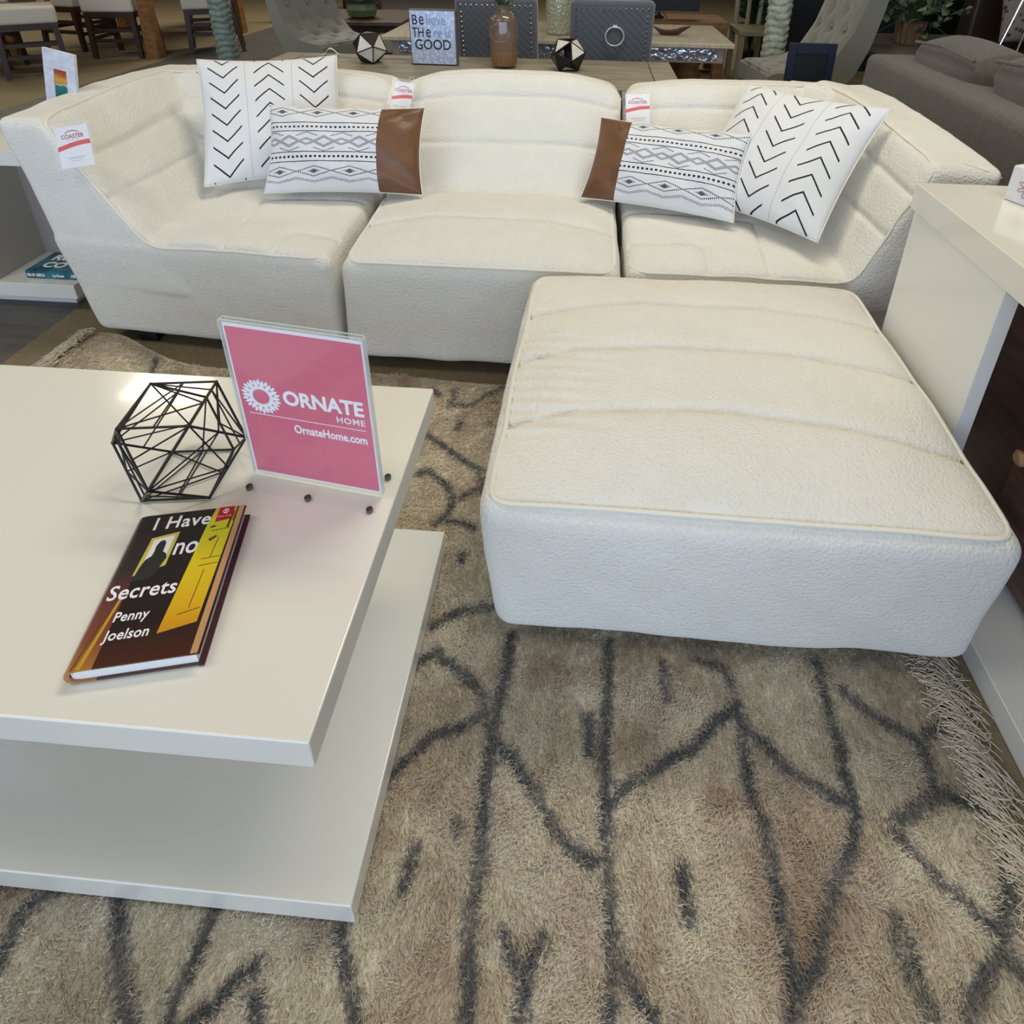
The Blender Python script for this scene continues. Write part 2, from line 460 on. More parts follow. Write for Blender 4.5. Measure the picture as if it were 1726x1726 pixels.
def build_rug():
    nx, ny = 330, 232
    xs = np.linspace(RUG_X0, RUG_X1, nx); ys = np.linspace(RUG_Y0, RUG_Y1, ny)
    X, Y = np.meshgrid(xs, ys); X = X.ravel(); Y = Y.ravel()
    def warp(X, Y):
        k = np.exp(-((X + 1.62) / .30) ** 2) * np.clip((Y - .9) / .6, 0, 1)
        yy = Y + .125 * k + .012 * np.sin(X * 7) * np.clip((Y - 1) / .5, 0, 1)
        # raised ripple at the far left corner
        zz = .012 + .020 * np.exp(-((X + 1.45) / .12) ** 2) * np.clip((Y - 1.2) / .3, 0, 1)
        return X, yy, zz
    xx, yy, zz = warp(X, Y)
    P = np.c_[X, Y]
    dd = np.full(len(P), 1.)
    for hw, pts in RUG_LINES:
        dd = np.minimum(dd, seg_dist(P, pts) - hw * .00055)
    # a few more strokes where the table hides the pattern
    for hw, pts in [(7, [(-1.3, 1.5), (-1.15, 1.2), (-1.25, .8), (-1.1, .4), (-1.2, -.05)]), (6, [(-.9, 1.5), (-.75, 1.2), (-.5, 1.1)]),
                    (7, [(.15, .2), (.1, -.05)]), (7, [(-.3, .22), (-.36, -.05)]), (6, [(-1.5, 1.0), (-1.15, 1.2), (-.75, 1.2)]), (6, [(-1.25, .8), (-.8, .5)])]:
        dd = np.minimum(dd, seg_dist(P, pts) - hw * .0006)
    idx = np.arange(nx * ny).reshape(ny, nx)
    F = np.stack([idx[:-1, :-1], idx[:-1, 1:], idx[1:, 1:], idx[1:, :-1]], -1).reshape(-1, 4)
    rs = np.random.RandomState(2)
    zz = zz + rs.uniform(-.0016, .0016, len(zz))
    V = np.c_[xx, yy, zz]
    # skirt
    me = bpy.data.meshes.new('rug'); 
    edge = np.r_[idx[0, :], idx[1:, -1], idx[-1, -2::-1], idx[-2:0:-1, 0]]
    n = len(V); V2 = V[edge].copy(); V2[:, 2] = .0005
    F = F.tolist() + [(int(edge[i]), n + i, n + (i + 1) % len(edge), int(edge[(i + 1) % len(edge)])) for i in range(len(edge))]
    me.from_pydata(np.r_[V, V2].tolist(), [], F)
    at = me.attributes.new('stroke', 'FLOAT', 'POINT'); at.data.foreach_set('value', np.r_[dd, dd[edge]].astype(np.float32))
    m = M('shag_rug', (.5, .42, .33), .95, spec=.1, sheen=.25)
    c = m.coord(); st = m.attr('stroke')
    base = m.ramp(m.noise(c, 3.2, 6, .62, .3), [(.32, (.40, .27, .17)), (.42, (.66, .51, .36)), (.52, (.92, .82, .62)), (.66, (.93, .76, .63))])
    cold = m.ramp(m.noise(m.coord('Object', (1, 1, 1), (3, 1, 0)), 5.5, 5, .6), [(.4, (.50, .38, .29)), (.58, (.95, .87, .68))])
    base = m.mix(.42, base, cold)
    fib = m.noise(m.coord('Object', (1, .35, 1)), 300, 3, .7, 1.2)
    blot = m.noise(c, 55, 4, .7)
    base = m.mix(m.ramp(fib, [(.35, (.0,) * 3), (.75, (1,) * 3)]), base, (.80, .71, .58)) if False else base
    n_base = m.nt.nodes.new('ShaderNodeMix'); n_base.data_type = 'RGBA'; n_base.blend_type = 'MULTIPLY'; n_base.inputs[0].default_value = .75
    m.link(base, n_base.inputs[6]); m.link(m.ramp(fib, [(.25, (.86, .83, .79)), (.7, (1.2, 1.2, 1.16))]), n_base.inputs[7])
    d = st + (m.noise(c, 160, 3, .7) - .5) * .034 + (blot - .5) * .024
    k = m.ramp(d, [(.0, (1, 1, 1)), (.012, (0, 0, 0))])
    dk = m.ramp(fib, [(.3, (.05, .053, .06)), (.7, (.17, .175, .18))])
    kk = E(m.nt, k) * (m.noise(c, 11, 3, .6) * 1.1 + .38).min(1)
    m.color(m.mix(kk.min(1), n_base.outputs[2], dk))
    m.bump(fib + m.noise(c, 90, 2) * .6, .006, 1.0)
    o = mk('shag_rug', me, m.m, smooth=True)
    # pile: many short leaning yarn blades in clumps
    rs = np.random.RandomState(7); N = 230000
    bx = rs.uniform(RUG_X0 + .005, RUG_X1 - .004, N); by = rs.uniform(RUG_Y0 + .004, RUG_Y1 - .004, N)
    hid = (bx < -.33) & (bx > -1.45) & (by > .42) & (by < .90); hid |= (bx > -.05) & (bx < .62) & (by > .90) & (by < 1.48)
    bx = bx[~hid]; by = by[~hid]; N = len(bx)
    wx, wy, wz = warp(bx, by)
    ix = np.clip(((bx - RUG_X0) / (RUG_X1 - RUG_X0) * (nx - 1)).round().astype(int), 0, nx - 1); iy = np.clip(((by - RUG_Y0) / (RUG_Y1 - RUG_Y0) * (ny - 1)).round().astype(int), 0, ny - 1)
    bd = dd[iy * nx + ix]
    Q = np.c_[bx, by, bx * 0]
    th = 2.2 * vnoise(Q, 16, 21) + 1.5 * vnoise(Q, 45, 22) + rs.normal(0, .55, N) - PI / 2
    ln = .010 + .004 * rs.rand(N) ; hh = (.0055 + .003 * rs.rand(N)) * (1 + .35 * vnoise(Q, 60, 23)); wd = .0011 + .0006 * rs.rand(N)
    dx, dy = np.cos(th), np.sin(th); sx_, sy_ = -dy * wd / 2, dx * wd / 2
    z0 = wz - .001
    pts = np.stack([np.c_[wx - sx_, wy - sy_, z0], np.c_[wx + sx_, wy + sy_, z0], np.c_[wx + dx * ln * .45 + sx_, wy + dy * ln * .45 + sy_, z0 + hh * .85],
                    np.c_[wx + dx * ln * .45 - sx_, wy + dy * ln * .45 - sy_, z0 + hh * .85], np.c_[wx + dx * ln, wy + dy * ln, z0 + hh * .95]], 1).reshape(-1, 3)
    pm = bpy.data.meshes.new('pile'); pm.vertices.add(len(pts)); pm.vertices.foreach_set('co', pts.ravel())
    b5 = np.arange(N) * 5
    loops = np.stack([b5, b5 + 1, b5 + 2, b5 + 3, b5 + 3, b5 + 2, b5 + 4], 1).ravel()
    pm.loops.add(len(loops)); pm.loops.foreach_set('vertex_index', loops.astype(np.int32))
    pm.polygons.add(2 * N); st_ = np.stack([np.arange(N) * 7, np.arange(N) * 7 + 4], 1).ravel(); pm.polygons.foreach_set('loop_start', st_.astype(np.int32))
    pm.update(calc_edges=True)
    a2 = pm.attributes.new('stroke', 'FLOAT', 'POINT'); a2.data.foreach_set('value', np.repeat(bd, 5).astype(np.float32))
    tag(mk('pile', pm, m.m, o), kind='stuff')
    return tag(o, 'beige mottled shag rug with charcoal cracked lines under the coffee table', 'rug')
rug = build_rug()
def fringe(x, sgn, nm):
    rs = random.Random(5 + int(sgn)); mb = MB(); y = RUG_Y0
    while y < RUG_Y1 - .0:
        k = math.exp(-((x + 1.62) / .30) ** 2) * min(1, max(0, (y - .9) / .6)); yy = y + .125 * k
        L = rs.uniform(.045, .085); a = rs.uniform(-.9, .3) + .5 * math.sin(y * 9); b = rs.uniform(-2.0, 1.6); x0 = x + rs.uniform(-.018, .004) * sgn
        if rs.random() < .25: x0 -= sgn * .02
        z0 = .018 if sgn > 0 else .020 + .02 * k
        pts = [(x0, yy, z0)]
        c_ = rs.uniform(-.012, .012); w_ = rs.uniform(3, 7)
        for i in range(1, 9):
            t = i / 8; pts.append((x0 + sgn * L * t * math.cos(a * t) + c_ * .6 * math.sin(w_ * t), yy + L * t * math.sin((a + b * t) * .8) + c_ * math.cos(w_ * t) - c_, max(.003, z0 * (1 - t) + .006 * abs(math.sin(w_ * t + a)))))
        mb.tube(pts, [.0009] * 8 + [.0005], 4)
        y += rs.uniform(.0005, .0013)
    o = mb.build(nm, simple('cotton_fringe', (.66, .58, .45), .9), rug, smooth=True)
    return tag(o, kind='stuff')
fringe(RUG_X1, 1, 'fringe'); fringe(RUG_X0, -1, 'fringe')

# ---------------------------------------------------------------- sofa
from mathutils.bvhtree import BVHTree
def piping(name, me, path, parent, r=.0045, off=.001, mat=None, closed=False):
    bv = BVHTree.FromPolygons([v.co[:] for v in me.vertices], [p.vertices[:] for p in me.polygons])
    P = [Vector(p) for p in path]; out = []
    if closed: P.append(P[0])
    for a, b in zip(P[:-1], P[1:]):
        n = max(2, int((b - a).length / .02))
        for i in range(n):
            q = a.lerp(b, i / n); h, nn, _, _ = bv.find_nearest(q); out.append(h + nn * off)
    if not closed:
        h, nn, _, _ = bv.find_nearest(P[-1]); out.append(h + nn * off)
    for _ in range(2):
        out = [out[i] if (i in (0, len(out) - 1) and not closed) else (out[i - 1] + out[i] * 2 + out[(i + 1) % len(out)]) / 4 for i in range(len(out))]
    MB().tube(out, r, 6, closed=closed).build(name, mat or PIPING, parent, world=True, smooth=True)

def shape(me, tops, backs, sides, seed=0, crown=None):
    """tops: seams in (x,y); backs: (x,z) seams for faces turned to -y; sides: (y,z) seams for faces turned to +-x"""
    co, no = co_no(me); d = np.zeros(len(co))
    def groove(dist): return -.0075 * np.exp(-(dist / .0065) ** 2) - .0055 * np.exp(-dist / .020)
    up = np.clip((no[:, 2] - .62) / .2, 0, 1) * (co[:, 2] > .33) * (co[:, 2] < .52)
    bk = np.clip((-no[:, 1] - .45) / .2, 0, 1) * (co[:, 2] > .44) * (co[:, 1] > 1.85)
    sd = np.clip((np.abs(no[:, 0]) - .45) / .2, 0, 1) * (co[:, 2] > .44)
    wob = .006 * vnoise(co, 9, seed + 3)
    for s_ in tops: d += up * groove(seg_dist(co[:, :2] + wob[:, None] * .6, s_))
    for s_ in backs: d += bk * groove(seg_dist(co[:, [0, 2]] + wob[:, None] * .4, s_))
    for s_, sg in sides: d += sd * (np.sign(no[:, 0]) == sg) * groove(seg_dist(co[:, [1, 2]] + wob[:, None] * .4, s_))
    d += .0035 * vnoise(co, 13, seed) + .0016 * vnoise(co, 34, seed + 1)
    if crown is not None: co = co + crown(co, no)
    co = co + no * d[:, None]
    me.vertices.foreach_set('co', co.ravel()); me.update()

def sofa_parts(me, root, seat_f, back_f):
    n = len(me.polygons); c = np.empty(n * 3); me.polygons.foreach_get('center', c); c = c.reshape(-1, 3)
    q = np.empty(n * 3); me.polygons.foreach_get('normal', q); q = q.reshape(-1, 3)
    a = seat_f(c, q); b = back_f(c, q) & ~a if back_f else np.zeros(n, bool)
    masks = [('base', ~a & ~b), ('seat', a)] + ([('backrest', b)] if back_f else [])
    for m in split_mesh(me, masks): mk(m.name, m, SHERPA, root, world=True)

def feet(root, pts):
    for x, y in pts: MB().box(x - .03, x + .03, y - .03, y + .03, 0.0135 if (y < 1.5) else .0005, .06).build('foot', BLACK_PLASTIC, root, world=True, bevel=.004)

def crown_fn(x0, x1, y0, y1, hs, ztop, hb, yb0, yb1):
    def f(co, no):
        o = np.zeros_like(co)
        u = (co[:, 0] - (x0 + x1) / 2) / ((x1 - x0) / 2); v = (co[:, 1] - (y0 + y1) / 2) / ((y1 - y0) / 2)
        k = np.clip(1 - u ** 4, 0, 1) * np.clip(1 - v ** 4, 0, 1)
        o[:, 2] += hs * k * (co[:, 2] > .33) * (co[:, 2] < .50) * np.clip(no[:, 2] * 2 - .6, 0, 1)
        if hb:
            k2 = np.clip(1 - np.abs(u) ** 3, 0, 1) * np.clip((co[:, 2] - .45) / (ztop - .45), 0, 1) * np.clip((co[:, 1] - 1.93) / .3, 0, 1)
            o[:, 2] += hb * k2
        return o
    return f

def middle_module():
    root = thing('armless_sofa_module', 'cream shearling armless seat in the middle of the sectional sofa', 'sofa', (-.29, 2.0, 0), group=None)
    X0, X1 = -.70, .112
    mb = MB()
    soft_block(mb, [(X0, 1.555, .045), (X1, 1.555, .045), (X1 - .01, 2.44, .045), (X0 + .01, 2.44, .045), (X0 + .015, 1.545, .380), (X1, 1.545, .380), (X1 - .01, 2.44, .43), (X0 + .01, 2.44, .43)], .034)
    soft_block(mb, [(X0 + .005, 1.965, .36), (X1 - .005, 1.965, .36), (X1 - .01, 2.45, .10), (X0 + .01, 2.45, .10), (X0 - .03, 2.36, .70), (X1 + .015, 2.36, .70), (X1 + .01, 2.54, .685), (X0 - .025, 2.54, .685)], .045)
    me = remesh(mb, .0075, 5)
    shape(me, [[(X0 + .0, 1.755), (-.5, 1.80), (-.1, 1.80), (X1 + .01, 1.765)]], [[(-.75, .645), (.2, .645)], [(-.75, .535), (.2, .535)]], [], 1,
          crown_fn(X0, X1, 1.53, 2.04, .034, .7, .058, 0, 0))
    sofa_parts(me, root, lambda c, n: (c[:, 2] > .35) & (c[:, 2] < .485) & (n[:, 2] > .5) & (c[:, 1] < 2.0), lambda c, n: (c[:, 2] > .44) & (c[:, 1] > 1.88) & ((n[:, 1] < .45)))
    piping('piping', me, [(X0 + .02, 1.95, .425), (X0 + .02, 1.60, .40), (X0 + .05, 1.55, .385), (X1 - .03, 1.55, .385), (X1 - .005, 1.60, .40), (X1 - .0, 1.95, .425)], root)
    piping('piping', me, [(X0 - .02, 2.36, .67), (X0 + .06, 2.40, .735), (-.3, 2.41, .76), (X1 - .06, 2.40, .735), (X1 + .01, 2.36, .67)], root, .003)
    feet(root, [(-.60, 1.66), (.02, 1.66), (-.60, 2.34), (.02, 2.34)])
    return root

def left_module():
    root = thing('corner_sofa_module', 'cream shearling corner seat at the left end of the sectional sofa', 'sofa', (-1.15, 2.0, 0))
    mb = MB()
    soft_block(mb, [(-1.545, 1.632, .045), (-.722, 1.57, .045), (-.722, 2.44, .045), (-1.545, 2.44, .045), (-1.637, 1.660, .375), (-.712, 1.555, .380), (-.712, 2.44, .43), (-1.637, 2.46, .43)], .03)
    soft_block(mb, [(-1.589, 1.648, .20), (-1.15, 1.588, .20), (-1.02, 2.5, .20), (-1.589, 2.5, .20), (-1.738, 1.715, .715), (-1.595, 1.715, .715), (-1.595, 2.56, .715), (-1.725, 2.56, .715)], .03)
    soft_block(mb, [(-1.50, 1.955, .36), (-.717, 1.955, .36), (-.722, 2.47, .10), (-1.58, 2.47, .10), (-1.68, 2.36, .70), (-.735, 2.36, .70), (-.735, 2.54, .685), (-1.68, 2.56, .685)], .045)
    me = remesh(mb, .0075, 5)
    def cr(co, no):
        o = crown_fn(-1.62, -.71, 1.53, 2.04, 0, .7, .04, 0, 0)(co, no)
        u = (co[:, 0] + .97) / .27; v = (co[:, 1] - 1.79) / .25
        o[:, 2] += .022 * np.clip(1 - u ** 4, 0, 1) * np.clip(1 - v ** 4, 0, 1) * (co[:, 2] > .33) * (co[:, 2] < .5) * np.clip(no[:, 2] * 2 - .6, 0, 1)
        k = np.clip((co[:, 1] - 1.70) / .4, 0, 1) * np.clip((2.6 - co[:, 1]) / .3, 0, 1) * (co[:, 0] < -1.5) * np.clip((co[:, 2] - .5) / .2, 0, 1)
        o[:, 2] += .019 * k
        return o
    me_crown = cr
    shape(me, [[(-1.055, 1.40), (-1.055, 1.90), (-.70, 1.93)], [(-.89, 1.40), (-.895, 1.66), (-.87, 1.69), (-.68, 1.675)]], [[(-1.7, .645), (-.7, .645)], [(-1.7, .535), (-.7, .535)]],
          [([(1.6, .603), (2.6, .612)], 1), ([(1.4, .503), (2.6, .500)], 1)], 5, me_crown)
    inner = lambda c: -1.245 - (np.clip(c[:, 2], .43, .8) - .43) * 1.25
    sofa_parts(me, root, lambda c, n: (c[:, 2] > .35) & (c[:, 2] < .485) & (n[:, 2] > .62) & (c[:, 1] < 2.0) & (c[:, 0] > -1.25),
               lambda c, n: ((c[:, 2] > .43)) & (n[:, 1] < .45) & (n[:, 0] > -.45) & ~((n[:, 1] < -.5) & (c[:, 1] < 1.80)))
    piping('piping', me, [(-.72, 1.60, .40), (-.75, 1.56, .385), (-1.0, 1.57, .385), (-1.255, 1.59, .375), (-1.30, 1.60, .39), (-1.38, 1.63, .48), (-1.48, 1.67, .60), (-1.59, 1.725, .71), (-1.60, 1.80, .73), (-1.605, 2.1, .745), (-1.60, 2.36, .735), (-1.2, 2.40, .74), (-.80, 2.40, .73), (-.735, 2.36, .68)], root, .0035)
    feet(root, [(-1.40, 1.68), (-.82, 1.66), (-1.42, 2.34), (-.82, 2.34)])
    return root

def right_module():
    root = thing('corner_sofa_module', 'cream shearling corner seat at the right end of the sectional sofa, behind the ottoman', 'sofa', (.5, 2.0, 0))
    mb = MB()
    soft_block(mb, [(.128, 1.57, .045), (.90, 1.60, .045), (.90, 2.44, .045), (.128, 2.44, .045), (.125, 1.560, .380), (.94, 1.578, .378), (.97, 2.46, .43), (.125, 2.44, .43)], .03)
    soft_block(mb, [(.68, 1.555, .28), (.92, 1.56, .28), (.98, 2.5, .28), (.62, 2.5, .28), (.905, 1.635, .70), (1.075, 1.60, .70), (1.09, 2.60, .705), (.88, 2.56, .705)], .03)
    soft_block(mb, [(.128, 1.955, .36), (.92, 1.955, .36), (.95, 2.47, .10), (.13, 2.47, .10), (.142, 2.36, .70), (1.02, 2.36, .70), (1.05, 2.58, .69), (.142, 2.54, .685)], .045)
    me = remesh(mb, .0075, 5)
    def cr(co, no):
        o = crown_fn(.12, 1.0, 1.45, 2.0, 0, .7, .035, 0, 0)(co, no)
        u = (co[:, 0] - .40) / .29; v = (co[:, 1] - 1.79) / .25
        o[:, 2] += .022 * np.clip(1 - u ** 4, 0, 1) * np.clip(1 - v ** 4, 0, 1) * (co[:, 2] > .33) * (co[:, 2] < .5) * np.clip(no[:, 2] * 2 - .6, 0, 1)
        k = np.clip((co[:, 1] - 1.62) / .35, 0, 1) * np.clip((2.6 - co[:, 1]) / .3, 0, 1) * (co[:, 0] > .78) * np.clip((co[:, 2] - .5) / .2, 0, 1)
        o[:, 2] += .022 * k
        return o
    shape(me, [[(.52, 1.40), (.53, 1.88), (.12, 1.93)], [(.345, 1.40), (.36, 1.69), (.33, 1.72), (.11, 1.72)]], [[(.1, .645), (1., .645)], [(.1, .535), (1., .535)]],
          [([(1.4, .615), (2.6, .625)], -1), ([(1.4, .51), (2.6, .51)], -1)], 9, cr)
    sofa_parts(me, root, lambda c, n: (c[:, 2] > .35) & (c[:, 2] < .485) & (n[:, 2] > .62) & (c[:, 1] < 2.0) & (c[:, 0] < .73),
               lambda c, n: ((c[:, 2] > .43)) & (n[:, 1] < .45) & (n[:, 0] < .45) & ~((n[:, 1] < -.5) & (c[:, 1] < 1.70)))
    piping('piping', me, [(.13, 1.60, .40), (.16, 1.565, .385), (.45, 1.565, .385), (.68, 1.56, .38), (.74, 1.56, .39), (.81, 1.60, .54), (.905, 1.63, .69), (.908, 1.70, .715), (.90, 2.1, .735), (.88, 2.38, .735), (.5, 2.40, .74), (.22, 2.39, .73), (.145, 2.36, .68)], root, .0035)
    piping('piping', me, [(.985, 1.66, .70), (1.03, 1.62, .69), (1.075, 1.61, .68)], root, .003)
    feet(root, [(.22, 1.66), (.80, 1.66), (.22, 2.34), (.85, 2.34)])
    return root
middle_module(); left_module(); right_module()

def ottoman():
    root = thing('ottoman', 'large square cream shearling ottoman in front of the right seat', 'ottoman', (.29, 1.1, 0))
    mb = MB()
    soft_block(mb, [(-.137, .762, .05), (.728, .765, .05), (.732, 1.50, .05), (-.135, 1.50, .05), (-.158, .732, .392), (.715, .724, .392), (.735, 1.525, .395), (-.135, 1.530, .392)], .036, bulge=.012)
    me = remesh(mb, .0065, 5)
    def cr(co, no):
        u = (co[:, 0] - .285) / .43; v = (co[:, 1] - 1.13) / .39; o = np.zeros_like(co)
        o[:, 2] += .030 * np.clip(1 - u ** 4, 0, 1) * np.clip(1 - v ** 4, 0, 1) * (co[:, 2] > .35) * np.clip(no[:, 2] * 2 - .6, 0, 1)
        # pulled creases at the left side of the top
        k = np.exp(-((co[:, 0] + .10) / .12) ** 2) * (np.abs(co[:, 1] - 1.05) < .16) * (co[:, 2] > .38)
        o[:, 2] += .0030 * k * np.sin(co[:, 1] * 190 + co[:, 0] * 25)
        return o
    shape(me, [[(-.2, 1.29), (.15, 1.345), (.5, 1.34), (.8, 1.31)], [(-.2, 1.10), (0, 1.15), (.3, 1.165), (.8, 1.12)], [(-.2, .915), (0, .955), (.3, .965), (.8, .895)]], [], [], 12, cr)
    sofa_parts(me, root, lambda c, n: (c[:, 2] > .38) & (n[:, 2] > .62), None)
    z = .41
    piping('piping', me, [(-.148, .765, z), (-.12, .740, z), (.3, .734, z), (.675, .732, z), (.707, .755, z), (.722, 1.1, z), (.732, 1.48, z), (.70, 1.515, z), (.3, 1.525, z), (-.09, 1.522, z), (-.128, 1.49, z), (-.143, 1.1, z)], root, .0045, closed=True)
    feet(root, [(-.06, .84), (.62, .84), (-.06, 1.38), (.62, 1.38)])
ottoman()

# ---------------------------------------------------------------- coffee table
def coffee_table():
    t = thing('coffee_table', 'low glossy cream coffee table with two offset slabs holding the pink sign', 'coffee table', (-.87, .66, 0))
    MB().box(-1.48, -.267, .366, .945, .410, .458).build('tabletop', LACQUER, t, world=True, bevel=.0025)
    MB().box(-1.48, -.268, .369, .951, .022, .070).build('lower_shelf', LACQUER, t, world=True, bevel=.0025)
    MB().box(-1.30, -.92, .56, .80, .070, .410).build('pedestal', LACQUER_EDGE, t, world=True, bevel=.003)
    for x in (-1.4, -.35):
        for y in (.45, .87): MB().box(x - .03, x + .03, y - .03, y + .03, .0135, .022).build('foot', BLACK_PLASTIC, t, world=True)
coffee_table()

# ---------------------------------------------------------------- cushions
def pillow_mesh(name, W, Hh, Tk, seed=0, n=56, flat_back=.7):
    """cushion in its own frame (x right, y up, z to the front), with a UV map in metres"""
    rs = random.Random(seed); V = []; UV = []; F = []
    def prof(u): return max(0., 1 - abs(u) ** 2.4)
    us = [math.sin(PI / 2 * (-1 + 2 * i / n)) * .35 + (-1 + 2 * i / n) * .65 for i in range(n + 1)]
    for side in (1, -1):
        for j, v in enumerate(us):
            for i, u in enumerate(us):
                x = W / 2 * u * (1 - .055 * (1 - v * v)); y = Hh / 2 * v * (1 - .065 * (1 - u * u))
                t = Tk / 2 * (prof(u) * prof(v)) ** .55
                ww = math.sin(u * 5 + seed) * math.sin(v * 4 + seed * 2) * .004 + math.sin(u * 11 + v * 9 + seed) * .0018
                e = (1 - abs(u) ** 6) * (1 - abs(v) ** 6)
                z = t * (1 if side > 0 else flat_back) + ww * e
                # tension creases running in from the corners
                cr = abs(u * v) ** 1.5 * math.sin((abs(u) - abs(v)) * 14 + seed) * .006 * e
                V.append((x, y, side * (z + cr) if side > 0 else -z + 2 * ww * e)); UV.append((W / 2 * u, Hh / 2 * v))
    m = n + 1; off = m * m
    def idx(s_, i, j):
        if s_ and (i in (0, n) or j in (0, n)): return j * m + i
        return s_ * off + j * m + i
    uvs = []
    for s_ in (0, 1):
        for j in range(n):
            for i in range(n):
                q = [idx(s_, i, j), idx(s_, i + 1, j), idx(s_, i + 1, j + 1), idx(s_, i, j + 1)]
                if s_: q = q[::-1]
                F.append(q)
    used = sorted({k for f in F for k in f}); mp = {k: i for i, k in enumerate(used)}
    me = bpy.data.meshes.new(name); me.from_pydata([V[k] for k in used], [], [[mp[k] for k in f] for f in F])
    uvl = me.uv_layers.new(name='print'); inv = used
    for lp in me.loops: uvl.data[lp.index].uv = UV[inv[lp.vertex_index]]
    me.update(); return me

def uvxy(m):
    n = m.nt.nodes.new('ShaderNodeUVMap'); n.uv_map = 'print'; return m.xyz(n.outputs[0]) + [n.outputs[0]]

def chevron_fabric(name, ph=0.):
    m = M(name, (.84, .84, .83), .85, sheen=.15, spec=.2); u, v, z, s = uvxy(m)
    wob = (m.noise(s, 40, 2) - .5) * .0022
    ink = None
    for uc, sg, o in ((-.152, 1, .008), (0.0, -1, .0), (.152, 1, .02)):
        du = (u - uc).abs(); q = ((v - du * sg * 1.0 + wob + (o + ph)).mod(.0605) - .030).abs()
        k = (q < .0036) * (du < .050); ink = k if ink is None else ink.max(k)
    seam = (((u.abs() - .078).abs()) < .0013)
    base = m.mix(seam * .5, (.76, .765, .765), (.40, .42, .47))
    m.color(m.mix(ink, base, (.012, .012, .016)))
    m.bump(m.noise(s, 900, 2) * .4 + seam * -1.0, .0008)
    return m.m

def aztec_fabric(name):
    m = M(name, (.85, .85, .85), .85, sheen=.15, spec=.2); u, v, z, s = uvxy(m)
    wob = (m.noise(s, 60, 2) - .5) * .0035
    vv = v + wob
    def line(y0, hw): return ((vv - y0).abs() < hw * 1.35)
    ink = line(.083, .0011).max(line(.052, .0011)).max(line(-.020, .0011)).max(line(-.052, .0011))
    def dots(y0, p, rx, ry):
        a = (u.mod(p) - p / 2) / rx; b = (vv - y0) / ry; return ((a * a + b * b) < 1)
    ink = ink.max(dots(.0675, .0155, .0046, .0036)).max(dots(-.036, .0155, .0046, .0042))
    def tri(p, o=0): return ((u + o).mod(p) - p / 2).abs() / (p / 2)        # 0..1 triangle wave
    def dotted(h, hw, p=.0062): return ((vv - h).abs() < hw * 1.7) * (u.mod(p) < p * .62)
    # middle band: grey linked diamonds with dotted caps
    P = .118; t = tri(P); t2 = tri(P, P / 2)
    cy = .016
    d1 = ((vv - cy).abs() - (1 - t * 1.75).max(0) * .017).abs() < .0050
    d1 = d1 * (t < .60)
    d2 = ((vv - cy).abs() - (1 - t2 * 2.3).max(0) * .0105).abs() < .0040
    d2 = d2 * (t2 < .46)
    link = ((vv - cy).abs() < .0046) * (t > .5) * (t2 > .38)
    grey = d1.max(d2).max(link)
    cap = dotted(t2 * .020 * -1 + (cy + .032), .0011) * (t2 < .62)
    cap = cap.max(dotted(t * .020 + (cy - .033), .0011) * (t < .62))
    ink = ink.max(cap)
    # lower and upper bands: dotted diamond chain with grey cores and small checks
    for cy2, sg in ((-.085, 1), (.122, -1)):
        t3 = tri(P, .03)
        up = dotted((1 - t3) * .0165 + (cy2 - .0), .0012); lo = dotted((1 - t3) * -.0165 + cy2, .0012)
        core = ((vv - cy2).abs() * 1.5 + t3 * .059) < .0125
        wing = ((vv - cy2).abs() * 3.4 + t3 * .059) < .024
        grey = grey.max(wing); ink = ink.max(up).max(lo).max(core * .75)
        band = ((vv - (cy2 - .034 * sg) - t3 * .012 * sg).abs() < .0042) * ((((u * 210).floor() + (vv * 300).floor()).mod(2)) < .5)
        ink = ink.max(band * .75)
    base = m.mix(grey, (.76, .765, .775), (.36, .37, .40))
    m.color(m.mix(ink, base, (.02, .022, .028)))
    m.bump(m.noise(s, 900, 2), .0005)
    return m.m
LEATHER = M('tan_leather', (.28, .13, .055), .42, spec=.45)
_c = LEATHER.coord(); LEATHER.color(LEATHER.ramp(LEATHER.noise(_c, 7, 5, .6), [(.3, (.125, .055, .024)), (.7, (.19, .088, .038))])); LEATHER.bump(LEATHER.noise(_c, 25, 4), .004)
PIPEW = simple('cushion_back_linen', (.80, .77, .70), .85)

